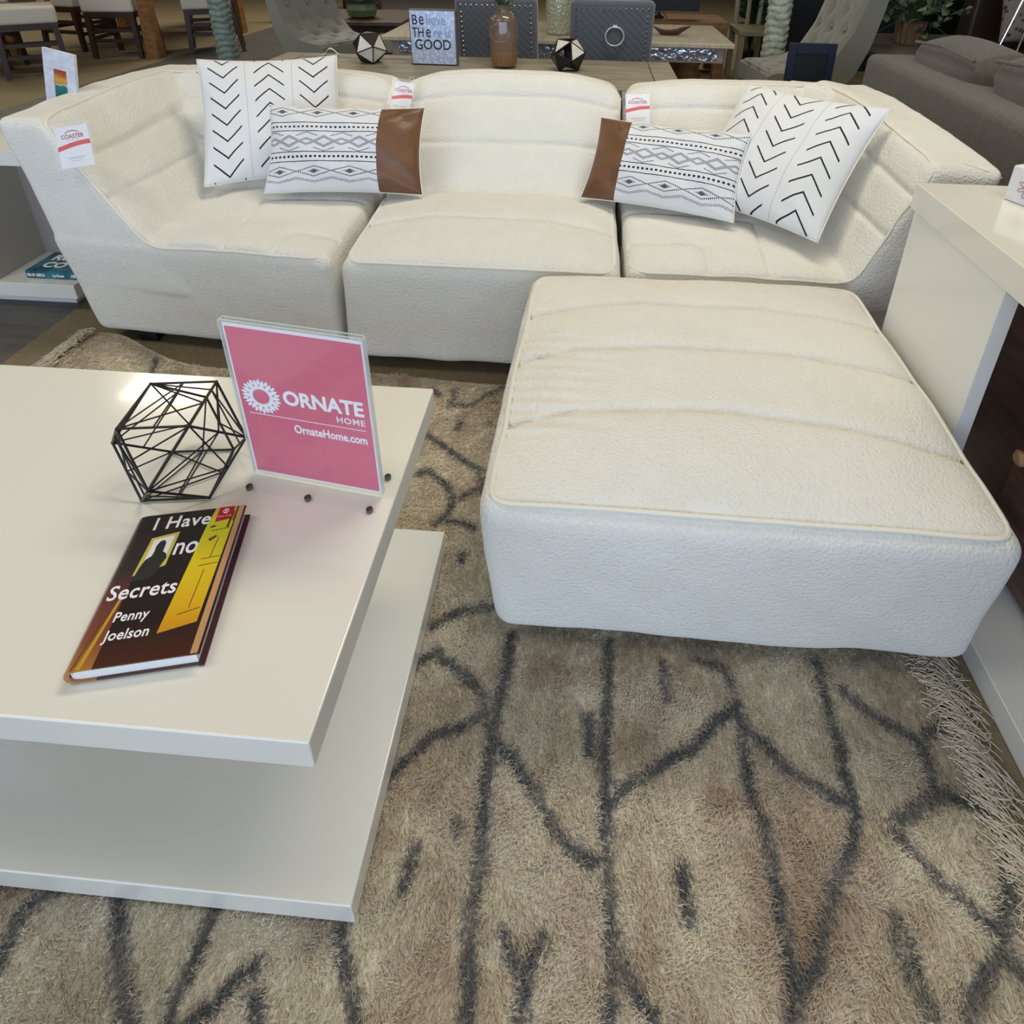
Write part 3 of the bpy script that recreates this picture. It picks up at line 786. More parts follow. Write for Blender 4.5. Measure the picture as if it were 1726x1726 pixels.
def place(root, me_objs): pass
def pillow_at(label, W, Hh, Tk, bl, br, tl, mat, seed=0, leather=None, flip=False, lift=0, group=None):
    bl, br, tl = Vector(bl), Vector(br), Vector(tl)
    x = (br - bl).normalized(); y = tl - bl; y = (y - x * y.dot(x)).normalized(); z = x.cross(y)
    c = (br + tl) / 2 + z * lift
    root = thing('throw_pillow', label, 'pillow', c, group=group)
    me = pillow_mesh('cover', W, Hh, Tk, seed)
    if leather:
        # leather end panel: split the cover by u
        cx = np.array([v.co.x for v in me.vertices]); fc = np.array([np.mean([me.vertices[i].co.x for i in p.vertices]) for p in me.polygons])
        sgn, lim = leather
        msk = fc * sgn > lim
        parts = split_mesh(me, [('printed_cover', ~msk), ('leather_panel', msk)])
        mats = [mat, LEATHER.m]
    else: parts = [me]; mats = [mat]
    R = Matrix(((x.x, y.x, z.x, 0), (x.y, y.y, z.y, 0), (x.z, y.z, z.z, 0), (0, 0, 0, 1)))
    if flip: R = R @ Matrix.Rotation(PI, 4, 'Z')
    for p_, mt in zip(parts, mats):
        p_.transform(R); mk(p_.name.split('.')[0], p_, mt, root, smooth=True)
    # edge seam
    n = 40; path = []
    for k in range(4 * n):
        e, t = divmod(k, n); t = -1 + 2 * t / n
        u, v = [(t, -1), (1, t), (-t, 1), (-1, -t)][e]
        path.append(R @ Vector((W / 2 * u * (1 - .055 * (1 - v * v)), Hh / 2 * v * (1 - .065 * (1 - u * u)), 0)))
    MB().tube(path, .0022, 6, closed=True).build('edge_seam', PIPEW, root, smooth=True)
    return root
CHEV = chevron_fabric('chevron_print_cotton'); CHEV2 = chevron_fabric('chevron_print_cotton_2', .02)
AZ = aztec_fabric('tribal_print_cotton')
pillow_at('square white pillow with black chevrons leaning in the left corner of the sofa', .468, .468, .13, (-1.240, 1.935, .448), (-.830, 2.095, .444), (-1.375, 2.18, .803), CHEV, 1)
pillow_at('white lumbar pillow with tribal bands and brown leather end on its right side', .51, .295, .12, (-1.03, 1.870, .454), (-.525, 1.925, .446), (-1.055, 2.015, .697), AZ, 2, leather=(1, .112))
pillow_at('white lumbar pillow with tribal bands and brown leather end on its left side', .495, .290, .12, (.012, 1.96, .446), (.463, 1.80, .452), (.037, 2.13, .656), AZ, 4, leather=(-1, .128))
pillow_at('square white pillow with black chevrons tilted on its corner at the sofa right end', .470, .470, .13, (.395, 1.905, .448), (.638, 1.680, .452), (.565, 2.215, .772), CHEV2, 3, flip=True)

# ---------------------------------------------------------------- card tags in plastic sleeves
SLEEVE = M('clear_sleeve', (.95, .95, .97), .05, alpha=.07, spec=.9).m
RING = M('clear_plastic', (.9, .9, .92), .05, alpha=.35, spec=.8).m
def card_tag(label, o, x, y, W=.082, Hh=.115, fade=False, bend=0):
    root = thing('card_tag', label, 'tag', o)
    R = frame((0, 0, 0), x, y)
    def P(me, name, mat, parent=root):
        me.transform(R); return mk(name, me, mat, parent)
    mb = MB().box(-W / 2, W / 2, -Hh / 2, Hh / 2, -.0004, .0004); P(mb.mesh('card'), 'card', WHITE)
    mb = MB().box(-W / 2 - .012, W / 2 + .008, -Hh / 2 - .006, Hh / 2 + .012, .0012, .0016)
    mb.box(-W / 2 - .012, W / 2 + .008, -Hh / 2 - .006, Hh / 2 + .012, -.0016, -.0012)
    P(mb.mesh('sleeve'), 'plastic_sleeve', SLEEVE)
    n = 14; top = []; bot = []
    for i in range(n + 1):
        t = i / n; yy = -.010 + .017 * math.sin(t * PI / 2) - .004 * t
        top.append((-W / 2 + W * t, yy + .013)); bot.append((-W / 2 + W * t, yy))
    P(MB().prism(bot + top[::-1], .0004, .0007).mesh('stripe'), 'red_stripe', RED)
    rib = [(math.cos(a) * .024, .0335 + math.sin(a) * .0135) for a in [math.radians(q) for q in range(25, 156, 10)]]
    mb = MB().prism(rib + [(px * .93, .0335 + (py - .0335) * .80) for px, py in rib[::-1]], .0004, .0007)
    P(mb.mesh('arc'), 'logo_arc', CRIMSON)
    t = text_mesh('COASTER', .0165, .0001, .0004, align='CENTER', sx=.93); t.transform(T(0, .0245, .0005)); P(t, 'lettering', CRIMSON)
    t = text_mesh('FINE FURNITURE', .0045, .00005, align='CENTER'); t.transform(T(0, .0185, .0005)); P(t, 'small_lettering', GREYINK)
    mb = MB()
    for yy, ww in ((-.030, .052), (-.034, .044), (-.0405, .034)): mb.box(-ww / 2, ww / 2, yy - .0007, yy + .0007, .0004, .0006)
    P(mb.mesh('lines'), 'fine_print', GREYINK)
    P(MB().tube([(W * .30 + .010 * math.cos(a), Hh / 2 + .012 + .010 * math.sin(a), .002) for a in [2 * PI * k / 14 for k in range(14)]], .0012, 6, closed=True).mesh('ring'), 'ring', RING)
    return root
card_tag('white card tag in a clear sleeve hanging on the front of the left sofa arm', (-1.470, 1.672, .655), (1, .10, .165), (-.11, .22, .62), .098, .118)
card_tag('white card tag on the back cushion behind the left lumbar pillow', (-.675, 2.262, .676), (1, -.06, -.10), (.14, .42, .60), .074, .125)
card_tag('white card tag on the back cushion behind the right lumbar pillow', (.177, 2.245, .664), (1, .02, .04), (-.0, .5, .60), .084, .125)

# ---------------------------------------------------------------- acrylic sign
def glassy(name, col=(1, 1, 1), alpha=None):
    m = M(name, col, .03, trans=1.0, ior=1.49); return m.m
ACRYL = M('clear_acrylic', (.93, .95, .95), .02, alpha=.05, spec=.6).m
ACRYL_EDGE = M('acrylic_edge', (.75, .80, .78), .1, alpha=.55, spec=.8).m
PINK = simple('pink_poster', (.70, .085, .17), .3, var=(1.6, .06), coat=.6)
def sign():
    rz = math.atan2(.692 - .720, -.290 + .494)
    c = Vector((-.392, .706, .458))
    root = thing('sign_holder', 'clear acrylic stand with a pink poster on the cream coffee table', 'sign', c, rz)
    W, Hh = .2135, .277
    z0 = .006
    MB().box(-W / 2, W / 2, -.0046, -.0026, z0, z0 + Hh + .006).box(-W / 2, W / 2, .0026, .0046, z0, z0 + Hh + .006).build('clear_pane', ACRYL, root)
    MB().box(-W / 2 - .002, -W / 2, -.0046, .0046, z0, z0 + Hh + .006).box(W / 2, W / 2 + .002, -.0046, .0046, z0, z0 + Hh + .006).box(-W / 2, W / 2, -.0046, -.0030, z0 + Hh + .006, z0 + Hh + .0075).box(-W / 2, W / 2, .0030, .0046, z0 + Hh + .006, z0 + Hh + .0075).build('pane_edge', ACRYL_EDGE, root)
    pw, ph = .2055, .272
    MB().box(-W / 2 + .001, W / 2 - .001, -.0008, .0008, z0 + .001, z0 + .277).build('paper', WHITE, root)
    post = MB().box(-pw / 2, pw / 2, -.0014, -.0008, z0 + .004, z0 + .272).build('pink_poster', PINK, root)
    def put(me, x, z, name, mat=WHITEINK, parent=post):
        me.transform(T(x, -.0016, z) @ Matrix.Rotation(PI / 2, 4, 'X')); return mk(name, me, mat, parent)
    zt = z0 + .1375
    t = text_mesh('ORNATE', .0352, .0002, .0012, align='RIGHT', sx=.90, space=1.0); put(t, .0945, zt + .0095, 'lettering')
    t = text_mesh('HOME', .0150, .0002, .0002, align='RIGHT', sx=1.0, space=1.12); put(t, .0945, zt - .0085, 'lettering')
    put(MB().box(-.0925, .0945, 0, .0011, 0, .0004).mesh('rule'), 0, zt - .0175, 'rule_line')
    t = text_mesh('OrnateHome.com', .0212, .0002, .0005, align='RIGHT', sx=.74); put(t, .0945, zt - .0425, 'lettering')
    # ring of petals
    items = []
    cxr, czr = -.067, zt + .0165
    petal = lambda r0, r1, hw, n=9: [(r0 + (r1 - r0) * i / n, hw * math.sin(PI * i / n) ** .7) for i in range(n + 1)] + [(r0 + (r1 - r0) * i / n, -hw * math.sin(PI * i / n) ** .7) for i in range(n - 1, 0, -1)]
    for k in range(14):
        a = 2 * PI * k / 14; items.append((MB().prism(petal(.0125, .0305, .0031), 0, .0004).mesh('p'), Matrix.Rotation(a, 4, 'Z')))
        items.append((MB().prism(petal(.0215, .0318, .0024), 0, .0004).mesh('p'), Matrix.Rotation(a + PI / 14, 4, 'Z')))
        items.append((MB().prism(petal(.0125, .0200, .0014), 0, .0004).mesh('p'), Matrix.Rotation(a + PI / 14, 4, 'Z')))
        ring = [(.0268 * math.cos(q), .0268 * math.sin(q)) for q in [a + PI / 14 * (i / 6 * 1.6 + .2) for i in range(7)]]
    put(join_meshes('logo', items), cxr, czr, 'petal_ring_logo')
    # foot blocks and magnets
    base = MB().box(-W / 2, W / 2, -.036, -.0048, .0006, .0058).box(-W / 2, W / 2, .0048, .038, .0006, .0058).build('base_plate', ACRYL, root, bevel=.0008)
    for x, y in ((-.098, -.031), (.0, -.031), (.100, -.031), (.100, .033), (-.098, .033), (0, .033)):
        mg = MB().lathe([(.0045, .0004), (.0050, .001), (.0050, .0062), (.0042, .0068)], 18, (x, y, 0)).build('magnet', simple('dark_magnet', (.10, .11, .085), .3, metallic=.7) if 'dark_magnet' not in bpy.data.materials else bpy.data.materials['dark_magnet'], root, smooth=True)
        tag(mg, 'small round dark metal magnet')
sign()

# ---------------------------------------------------------------- hardcover book
def book():
    # local frame: x across the cover from spine, y up the cover, z up
    o = Vector((-.5618, .4015, .458)); yv = Vector((-.6085, .6075, 0)) - Vector((-.5605, .4025, 0)); xv = Vector((-.424, .4345, 0)) - Vector((-.5605, .4025, 0))
    rz = math.atan2(xv.y, xv.x)
    root = thing('hardcover_book', 'black and yellow hardcover novel lying on the coffee table', 'book', o, rz)
    W, Hh, TH = .142, .212, .022
    mc = M('dust_jacket', (.02, .02, .02), .22, coat=.4)
    c = mc.coord(); x, y, z = mc.xyz(c)
    g = mc.noise(c, 14, 4)
    a = mc.ramp(y / .212, [(0, (.070, .020, .010)), (.24, (.022, .012, .011)), (.55, (.022, .017, .016)), (1, (.030, .022, .018))])
    b = mc.ramp(y / .212, [(0, (.42, .17, .04)), (.16, (.24, .07, .035)), (.42, (.13, .035, .035)), (.60, (.035, .028, .026)), (1, (.025, .02, .018))])
    mc.color(mc.mix((x < .030) , a, b))
    jac = mc.m
    # jacket: front, spine and back boards as one C-shaped sheet
    prof = [(W, TH), (.012, TH), (.004, TH - .0015), (.0, TH - .005), (-.0015, TH / 2), (.0, .005), (.004, .0018), (.012, .0008), (W + .002, .0008)]
    inn = [(px + (.0018 if i < 9 else 0), pz) for i, (px, pz) in enumerate([(W, TH - .002), (.013, TH - .002), (.006, TH - .0035), (.003, TH - .006), (.002, TH / 2), (.003, .006), (.006, .0038), (.013, .0026), (W + .002, .0026)])]
    loop = prof + inn[::-1]
    vs = [(px, 0, pz) for px, pz in loop] + [(px, Hh, pz) for px, pz in loop]; n = len(loop)
    fs = [(i, (i + 1) % n, n + (i + 1) % n, n + i) for i in range(n)]
    m_ = len(prof)
    for k in (0, n):
        for i in range(m_ - 1):
            q = (k + i, k + i + 1, k + n - 2 - i, k + n - 1 - i); fs.append(q if k == 0 else q[::-1])
    mb = MB(); mb.add(vs, [f[::-1] for f in fs]); cov = mb.build('cover', jac, root, smooth=True, angle=30)
    # dark lower board showing at the fore edge
    MB().box(W - .002, W + .004, -.001, Hh - .004, .0006, .0028).build('back_board', simple('plum_board', (.05, .008, .02), .5), root)
    pg = M('book_pages', (.82, .80, .76), .8); zz = pg.xyz(pg.coord())[2]
    pg.color(pg.mix((zz.mod(.0011) < .00035) * .35, (.84, .83, .80), (.55, .52, .47)))
    MB().box(.005, W - .0035, .003, Hh - .003, .0027, TH - .0021).build('pages', pg.m, root)
    z = TH
    def art(name, poly, mat, h=.00015, parent=cov): return MB().prism(poly, z + .00001, z + h).build(name, mat, parent)
    YEL = M('yellow_door_print', (.7, .5, .02), .25, coat=.4)
    yy = YEL.xyz(YEL.coord())[1]
    YEL.color(YEL.ramp(yy / .212, [(.10, (.62, .24, .01)), (.3, (.72, .42, .01)), (.62, (.74, .60, .02)), (.9, (.62, .62, .03)), (1, (.60, .34, .08))]))
    art('door_print', [(.0870, .0315), (.1290, .0400), (.1335, .2115), (.1035, .2115), (.0985, .180)], YEL.m, .0006)
    LN = simple('brown_line_print', (.12, .05, .008), .3)
    mb = MB()
    for a_, b_ in (((.1135, .060), (.1160, .112)), ((.107, .128), (.130, .130)), ((.107, .118), (.130, .120)), ((.118, .130), (.1205, .160)), ((.108, .172), (.131, .175)), ((.1265, .176), (.1285, .206)), ((.109, .207), (.129, .207)), ((.103, .052), (.127, .058))):
        mb.bar((*a_, z + .0007), (*b_, z + .0007), .0009, .0002)
    mb.bar((.1275, .176, z + .0007), (.1295, .203, z + .0007), .003, .0002)
    mb.bar((.109, .157, z + .0008), (.117, .163, z + .0008), .0045, .0003, w2=.0030); mb.bar((.1045, .1785, z + .0007), (.111, .180, z + .0007), .0028, .0003)
    mb.build('door_detail_print', LN, cov)
    art('jacket_edge_print', [(.1335, .001), (.1415, .001), (.1415, .2118), (.1345, .2118)], simple('tan_edge_print', (.55, .30, .14), .3), .0003)
    art('jacket_stripe_print', [(.1312, .186), (.1338, .186), (.1342, .2112), (.1322, .2112)], LN, .0008)
    art('left_door_frame_print', [(.0125, .0008), (.0175, .0008), (.0290, .088), (.0258, .088)], simple('gold_line_print', (.55, .33, .02), .3), .0002)
    art('left_door_line_print', [(.0072, .0008), (.0082, .0008), (.0225, .088), (.0218, .088)], LN, .0002)
    GL = M('glowing_window_print', (.8, .8, .7), .3, coat=.4)
    art('window_print', [(q - .016, w_) for q, w_ in [(.0440, .115), (.0800, .126), (.0815, .178), (.0475, .172)]], simple('yellow_glow_print', (.60, .50, .10), .3), .00012)
    art('window_print', [(q - .016, w_) for q, w_ in [(.0500, .128), (.0755, .135), (.0770, .173), (.0520, .169)]], simple('white_glow_print', (.80, .80, .78), .3), .00016)
    sil = [(.046, .108), (.0485, .128), (.0515, .138), (.0575, .143), (.0585, .150), (.0580, .158), (.0605, .165), (.0650, .167), (.0690, .163), (.0695, .155), (.0695, .148), (.0745, .145), (.0775, .138), (.0745, .128), (.0715, .116), (.0660, .108)]
    art('silhouette_print', [(q - .016, w_) for q, w_ in sil], INK, .0002)
    def tx(s, size, px, py, bold=.0004, sh=.0, sx=1, mat=WHITEINK, space=1.0):
        me = text_mesh(s, size, .0001, bold, sh, sx, space=space); me.transform(T(px, py, z + .00025)); mk('title_lettering' if size > .0125 else 'author_lettering', me, mat, cov)
    tx('I Have', .0285, .0255, .186, .0004, 0, .95, space=1.08)
    tx('no', .0380, .0660, .141, .0004, 0, .80)
    tx('Secrets', .0280, .0090, .084, .0004, 0, .93, space=1.05)
    tx('Penny', .0175, .0290, .054, .0003, 0, .9, space=1.05)
    tx('Joelson', .0178, .0285, .031, .0003, 0, .9, space=1.05)
    RD = simple('red_badge_print', (.45, .01, .02), .25)
    art('red_badge', [(.1080, .187), (.1265, .190), (.1290, .194), (.1285, .2118), (.1085, .2118)], RD, .0009)
    MB().tube([(.1185 + .0034 * math.cos(a_), .2045 + .0034 * math.sin(a_), z + .0010) for a_ in [2 * PI * k / 20 for k in range(20)]], .0006, 4, closed=True).sphere((.1185, .2045, z + .0009), .0013, 10, 6).build('badge_ring', WHITEINK, cov)
    me = text_mesh('Book Club', .0042, .0001, .0001, align='CENTER'); me.transform(T(.1187, .1945, z + .0009)); mk('badge_lettering', me, simple('pale_red_ink', (.75, .30, .30), .4), cov)
book()

# ---------------------------------------------------------------- wire polyhedron
def wire_ornament():
    e = .098
    v = []
    for a in (-1, 1):
        for b in (-1, 1): v += [(a, b, 0), (a, 0, b), (0, a, b)]
    v = [Vector(q) * e / math.sqrt(2) for q in v]
    zmin = e / math.sqrt(2)
    root = thing('wire_polyhedron', 'black wire geometric ornament beside the pink sign on the coffee table', 'ornament', (-.598, .706, .459), math.radians(45 + 8))
    v = [q + Vector((0, 0, zmin + .003)) for q in v]
    ed = [(i, j) for i in range(12) for j in range(i) if abs((v[i] - v[j]).length - e) < 1e-3]
    fr = MB()
    for i, j in ed: fr.tube([v[i], v[j]], .0019, 6)
    for q in v: fr.sphere(q, .0024, 8, 5)
    fr.build('outer_frame', BLACK_METAL, root, smooth=True)
    rods = MB()
    tris = [(i, j, k) for i in range(12) for j in range(i) for k in range(j) if all(abs((v[a] - v[b]).length - e) < 1e-3 for a, b in ((i, j), (j, k), (i, k)))]
    for t in tris:
        q = sum(t) % 3; rods.tube([v[t[q]], (v[t[(q + 1) % 3]] + v[t[(q + 2) % 3]]) / 2], .0013, 5)
    # square faces
    import itertools
    for ax in range(3):
        for sg in (-1, 1):
            c0 = Vector((0, 0, zmin + .003)); sq = [q for q in v if abs((q - c0)[ax] - sg * zmin) < 1e-3]
            a0 = sq[0]; opp = max(sq, key=lambda q: (q - a0).length); nb = [q for q in sq if q is not a0 and q is not opp]
            m1 = (nb[0] + opp) / 2; m2 = (nb[1] + opp) / 2; m3 = (a0 + nb[0]) / 2
            for p, q in ((a0, m1), (a0, m2), (m1, nb[1]), (m2, m3)): rods.tube([p, q], .0013, 5)
    rods.build('inner_wires', BLACK_METAL, root, smooth=True)
wire_ornament()

# ---------------------------------------------------------------- white and walnut cabinet at the right
def right_cabinet():
    t = thing('media_cabinet', 'glossy white cabinet with dark walnut front beside the ottoman', 'cabinet', (1.05, .7, 0))
    MB().box(.737, 1.55, -.25, 1.388, .683, .742).build('top_slab', LACQUER, t, world=True, bevel=.002)
    MB().box(.752, 1.55, -.25, 1.388, .0005, .052).build('base_slab', LACQUER_EDGE, t, world=True, bevel=.002)
    MB().box(.742, .772, 1.02, 1.372, .052, .683).build('end_panel', LACQUER_EDGE, t, world=True, bevel=.0015)
    MB().box(.885, 1.53, -.22, 1.36, .0522, .6828).build('walnut_body', WALNUT, t, world=True)
    d = MB().box(.870, .885, .52, 1.012, .07, .665).build('door', WALNUT, t, world=True, bevel=.002)
    MB().lathe([(.006, 0), (.006, .014), (.014, .018), (.016, .026), (.010, .032)], 16).xform(T(.870, .975, .345) @ Matrix.Rotation(-PI / 2, 4, 'Y')).build('wooden_knob', simple('tan_wood_knob', (.45, .24, .12), .4), d, world=True, smooth=True)
    d = MB().box(.870, .885, -.0, .51, .07, .665).build('door', WALNUT, t, world=True, bevel=.002)
right_cabinet()
def daisy_block():
    t = thing('daisy_block', 'small white decorative block with a pink daisy on the white cabinet top', 'ornament', (.897, 1.302, .7425), math.radians(-66))
    b = MB().box(-.012, .14, -.016, .016, 0, .075).build('block', simple('chalk_white', (.80, .80, .78), .7, bump=(40, .002)), t, bevel=.003)
    pt = simple('dusty_pink_paint', (.42, .25, .22), .6); gy = simple('grey_paint', (.35, .36, .37), .6)
    mb = MB()
    for k in range(7):
        a = 2 * PI * k / 7; cx, cz = .030 + .013 * math.cos(a), .036 + .013 * math.sin(a)
        pts = [(cx + .0085 * math.cos(q) * math.cos(a) - .0035 * math.sin(q) * math.sin(a), -.0166, cz + .0085 * math.cos(q) * math.sin(a) + .0035 * math.sin(q) * math.cos(a)) for q in [2 * PI * i / 12 for i in range(12)]]
        mb.tube(pts, .0009, 4, closed=True)
    mb.build('petals', pt, b)
    MB().sphere((.030, -.0165, .036), .003, 8, 5).build('flower_centre', pt, b)
daisy_block()
# ---------------------------------------------------------------- left open cabinet with book and framed print
def left_cabinet():
    t = thing('open_cabinet', 'low white open cabinet behind the left sofa arm with a teal book inside', 'cabinet', (-2.3, 1.9, 0))
    MB().box(-3.1, -1.775, 1.79, 2.10, .540, .592).build('top_slab', LACQUER, t, world=True, bevel=.002)
    MB().box(-3.1, -1.735, 1.79, 2.10, .055, .110).build('bottom_shelf', LACQUER, t, world=True, bevel=.002)
    MB().box(-3.08, -1.80, 1.85, 2.08, .0005, .055).build('plinth', LACQUER_EDGE, t, world=True)
    MB().box(-3.06, -1.80, 2.015, 2.035, .110, .540).build('back_panel', simple('taupe_panel', (.38, .33, .29), .5), t, world=True)
    MB().box(-2.05, -2.015, 1.80, 2.015, .110, .540).build('divider', simple('warm_grey_panel', (.45, .42, .36), .5), t, world=True)
left_cabinet()
TEAL = M('teal_cover', (.02, .10, .15), .3, coat=.3)
TEAL.color(TEAL.ramp(TEAL.noise(TEAL.coord(), 18, 3), [(.35, (.006, .03, .05)), (.65, (.03, .19, .25))]))
def teal_book():
    t = thing('paperback_book', 'teal paperback with white title lying in the open white cabinet', 'book', (-1.93, 1.825, .1105), math.radians(0))
    b = MB().box(0, .22, 0, .14, .0, .030).build('cover', TEAL.m, t, bevel=.002)
    MB().box(.003, .2205, .003, .1405, .003, .027).build('pages', simple('cream_pages', (.7, .66, .55), .8), t)
    for s_, x, y, sz in (('RUN', .030, .082, .050), ('CO', .034, .030, .050)):
        me = text_mesh(s_, sz, .0002, .002, 0, 1.1); me.transform(T(x, y, .0303)); mk('title_lettering', me, WHITEINK, b)
    for s_, x in (('MEG CABOT', .008), ('LA ROUX', .095), ('HD', .172)):
        pass
    for s_, x in (('BLUE GIRLS', .006), ('La Roux', .098), ('HB', .165)):
        me = text_mesh(s_, .0155, .0002, .0006, 0, .8); me.transform(T(x, -.0006, .009) @ Matrix.Rotation(PI / 2, 4, 'X')); mk('spine_lettering', me, WHITEINK, b)
teal_book()
def beach_frame():
    t = thing('framed_print', 'small white frame with a sunset beach picture standing behind the left sofa arm', 'picture frame', (-1.772, 2.0, .5945), 0)
    t.rotation_euler = (0, math.radians(13), 0)
    fm = simple('whitewashed_frame', (.66, .68, .76), .5, var=(60, .12), bump=(70, .002))
    W, Hh = .105, .275
    mb = MB(); mb.box(-W / 2, W / 2, -.006, .006, 0, .055).box(-W / 2, W / 2, -.006, .006, Hh - .062, Hh).box(-W / 2, -.020, -.006, .006, .055, Hh - .062).box(.022, W / 2, -.006, .006, .055, Hh - .062)
    f = mb.build('frame', fm, t, bevel=.001)
    pm = M('beach_print', (.5, .3, .1), .3)
    z = pm.xyz(pm.coord())[2]
    q = z + (pm.noise(pm.coord(), 45, 3) - .5) * .02
    pm.color(pm.ramp((q - .118) / .10, [(.0, (.02, .14, .11)), (.38, (.03, .22, .17)), (.42, (.6, .6, .5)), (.46, (.55, .30, .05)), (.62, (.70, .36, .06)), (.80, (.45, .10, .03)), (1, (.30, .05, .03))]))
    MB().box(-.021, .023, -.002, .002, .05, Hh - .060).build('beach_picture', pm.m, t)
    MB().bar((0, .006, Hh * .7), (.0, .07, .006), .02, .003).build('easel_leg', fm, t)
beach_frame()

# ---------------------------------------------------------------- long table behind the sofa and its decor
TZ = .62
def sofa_table():
    t = thing('slatted_table', 'long weathered wood table with slatted top right behind the cream sofa', 'table', (-.6, 3.05, 0))
    x0, x1, y0, y1 = -1.62, .41, 2.74, 3.41
    MB().box(x0, x0 + .11, y0, y1, TZ - .035, TZ).box(x1 - .11, x1, y0, y1, TZ - .035, TZ).box(x0 + .112, x1 - .112, y1 - .10, y1, TZ - .035, TZ).box(x0 + .112, x1 - .112, y0, y0 + .10, TZ - .035, TZ).build('top_frame', GREYOAK, t, world=True, bevel=.002)
    mb = MB(); n = 4; w_ = (y1 - y0 - .204) / n
    for i in range(n): mb.box(x0 + .113, x1 - .113, y0 + .103 + i * w_, y0 + .103 + (i + 1) * w_ - .006, TZ - .033, TZ - .002)
    mb.build('slats', GREYOAK, t, world=True, bevel=.0015)
    MB().box(x0 + .05, x1 - .05, y0 + .05, y1 - .05, TZ - .11, TZ - .036).build('apron', GREYOAK, t, world=True)
    for x in (x0 + .09, x1 - .09):
        for y in (y0 + .08, y1 - .08): MB().box(x - .035, x + .035, y - .035, y + .035, .0005, TZ - .11).build('leg', GREYOAK, t, world=True)
sofa_table()

def icosa(r):
    p = (1 + 5 ** .5) / 2; v = []
    for a in (-1, 1):
        for b in (-p, p): v += [(0, a, b), (a, b, 0), (b, 0, a)]
    v = [Vector(q).normalized() * r for q in v]; e = min((v[0] - q).length for q in v[1:])
    f = [(i, j, k) for i in range(12) for j in range(i) for k in range(j) if all(abs((v[a] - v[b]).length - e) < 1e-3 for a, b in ((i, j), (j, k), (i, k)))]
    return v, f
def geo_ball(label, loc, rz, pal, skip):
    r = .087; v, f = icosa(r)
    # rest on one triangular face
    n = sum((v[i] for i in f[0]), Vector()).normalized(); q = n.rotation_difference(Vector((0, 0, -1))); v = [q @ a for a in v]; zm = -min(a.z for a in v)
    v = [a + Vector((0, 0, zm + .003)) for a in v]; c = Vector((0, 0, zm + .003))
    t = thing('geometric_ball', label, 'ornament', loc, rz, group='faceted geometric balls on the slatted table')
    fr = MB(); done = set()
    for tr in f:
        for a, b in ((0, 1), (1, 2), (0, 2)):
            k = tuple(sorted((tr[a], tr[b])))
            if k not in done: done.add(k); fr.tube([v[k[0]], v[k[1]]], .0030, 6)
    fr.build('edge_frame', simple('bronze_frame', (.03, .02, .015), .4, metallic=.6), t, smooth=True)
    mb = {0: MB(), 1: MB()}
    for n_, tr in enumerate(f):
        if n_ % skip == 3: continue
        w_ = [v[i] for i in tr]; m = sum(w_, Vector()) / 3; w_ = [m + (a - m) * .96 for a in w_]
        nn = (w_[1] - w_[0]).cross(w_[2] - w_[0]).normalized() * .001
        if nn.dot(m - c) < 0: nn = -nn; w_ = w_[::-1]
        mb[pal[n_ % len(pal)]].add([a - nn for a in w_] + [a + nn for a in w_], [(2, 1, 0), (3, 4, 5), (0, 1, 4, 3), (1, 2, 5, 4), (2, 0, 3, 5)])
    mb[1].build('pale_facets', simple('silvered_facet', (.72, .69, .63), .4, var=(30, .12)), t)
    mb[0].build('dark_facets', simple('dark_facet', (.02, .018, .018), .3), t)
geo_ball('black and white faceted geometric ball left of the lettered board', (-1.095, 3.20, TZ), .9, [1, 0, 0, 1, 0, 1, 0, 0, 1, 0], 9)
geo_ball('bronze open faceted geometric ball right of the amber vase', (-.105, 3.14, TZ), 1.7, [1, 0, 0, 1, 0, 0, 0], 4)

def board_sign():
    t = thing('lettered_board', 'square blue speckled board with black and white lettering on the slatted table', 'sign', (-.765, 3.17, TZ), math.radians(-2))
    W, Hh = .232, .262
    MB().box(-W / 2, W / 2, 0, .035, .0005, Hh).build('wooden_box_frame', simple('dark_taupe_wood', (.12, .10, .10), .6), t, bevel=.002)
    bm_ = M('speckled_tin', (.4, .5, .7), .35, metallic=.2); v = bm_.voro(bm_.coord(), 60); bm_.color(bm_.ramp(v, [(.1, (.74, .80, .92)), (.6, (.44, .53, .74))]))
    f = MB().box(-W / 2 + .006, W / 2 - .006, -.004, 0, .006, Hh - .006).build('tin_face', bm_.m, t)
    def tx(s, size, x, z, mat, sx=.8, b=.0006):
        me = text_mesh(s, size, .0003, b, 0, sx); me.transform(T(x, -.0046, z) @ Matrix.Rotation(PI / 2, 4, 'X')); mk('lettering', me, mat, f)
    pale = simple('pale_blue_ink', (.22, .36, .62), .4)
    tx('B', .066, -.102, .192, INK); tx('e', .085, -.066, .192, INK, .62); tx('lieve', .072, -.030, .192, pale, .74)
    tx('TH', .064, -.102, .134, INK, .70); tx('e', .082, -.034, .134, INK, .62); tx('re is', .066, .002, .134, pale, .76)
    tx('GOOD', .068, -.094, .076, INK, .86)
    mb = MB()
    for x in (-1, 1):
        for z in (.014, Hh - .014): mb.sphere((x * (W / 2 - .014), -.005, z), .003, 8, 5)
    mb.build('corner_tack', CHROME, t, smooth=True)
board_sign()

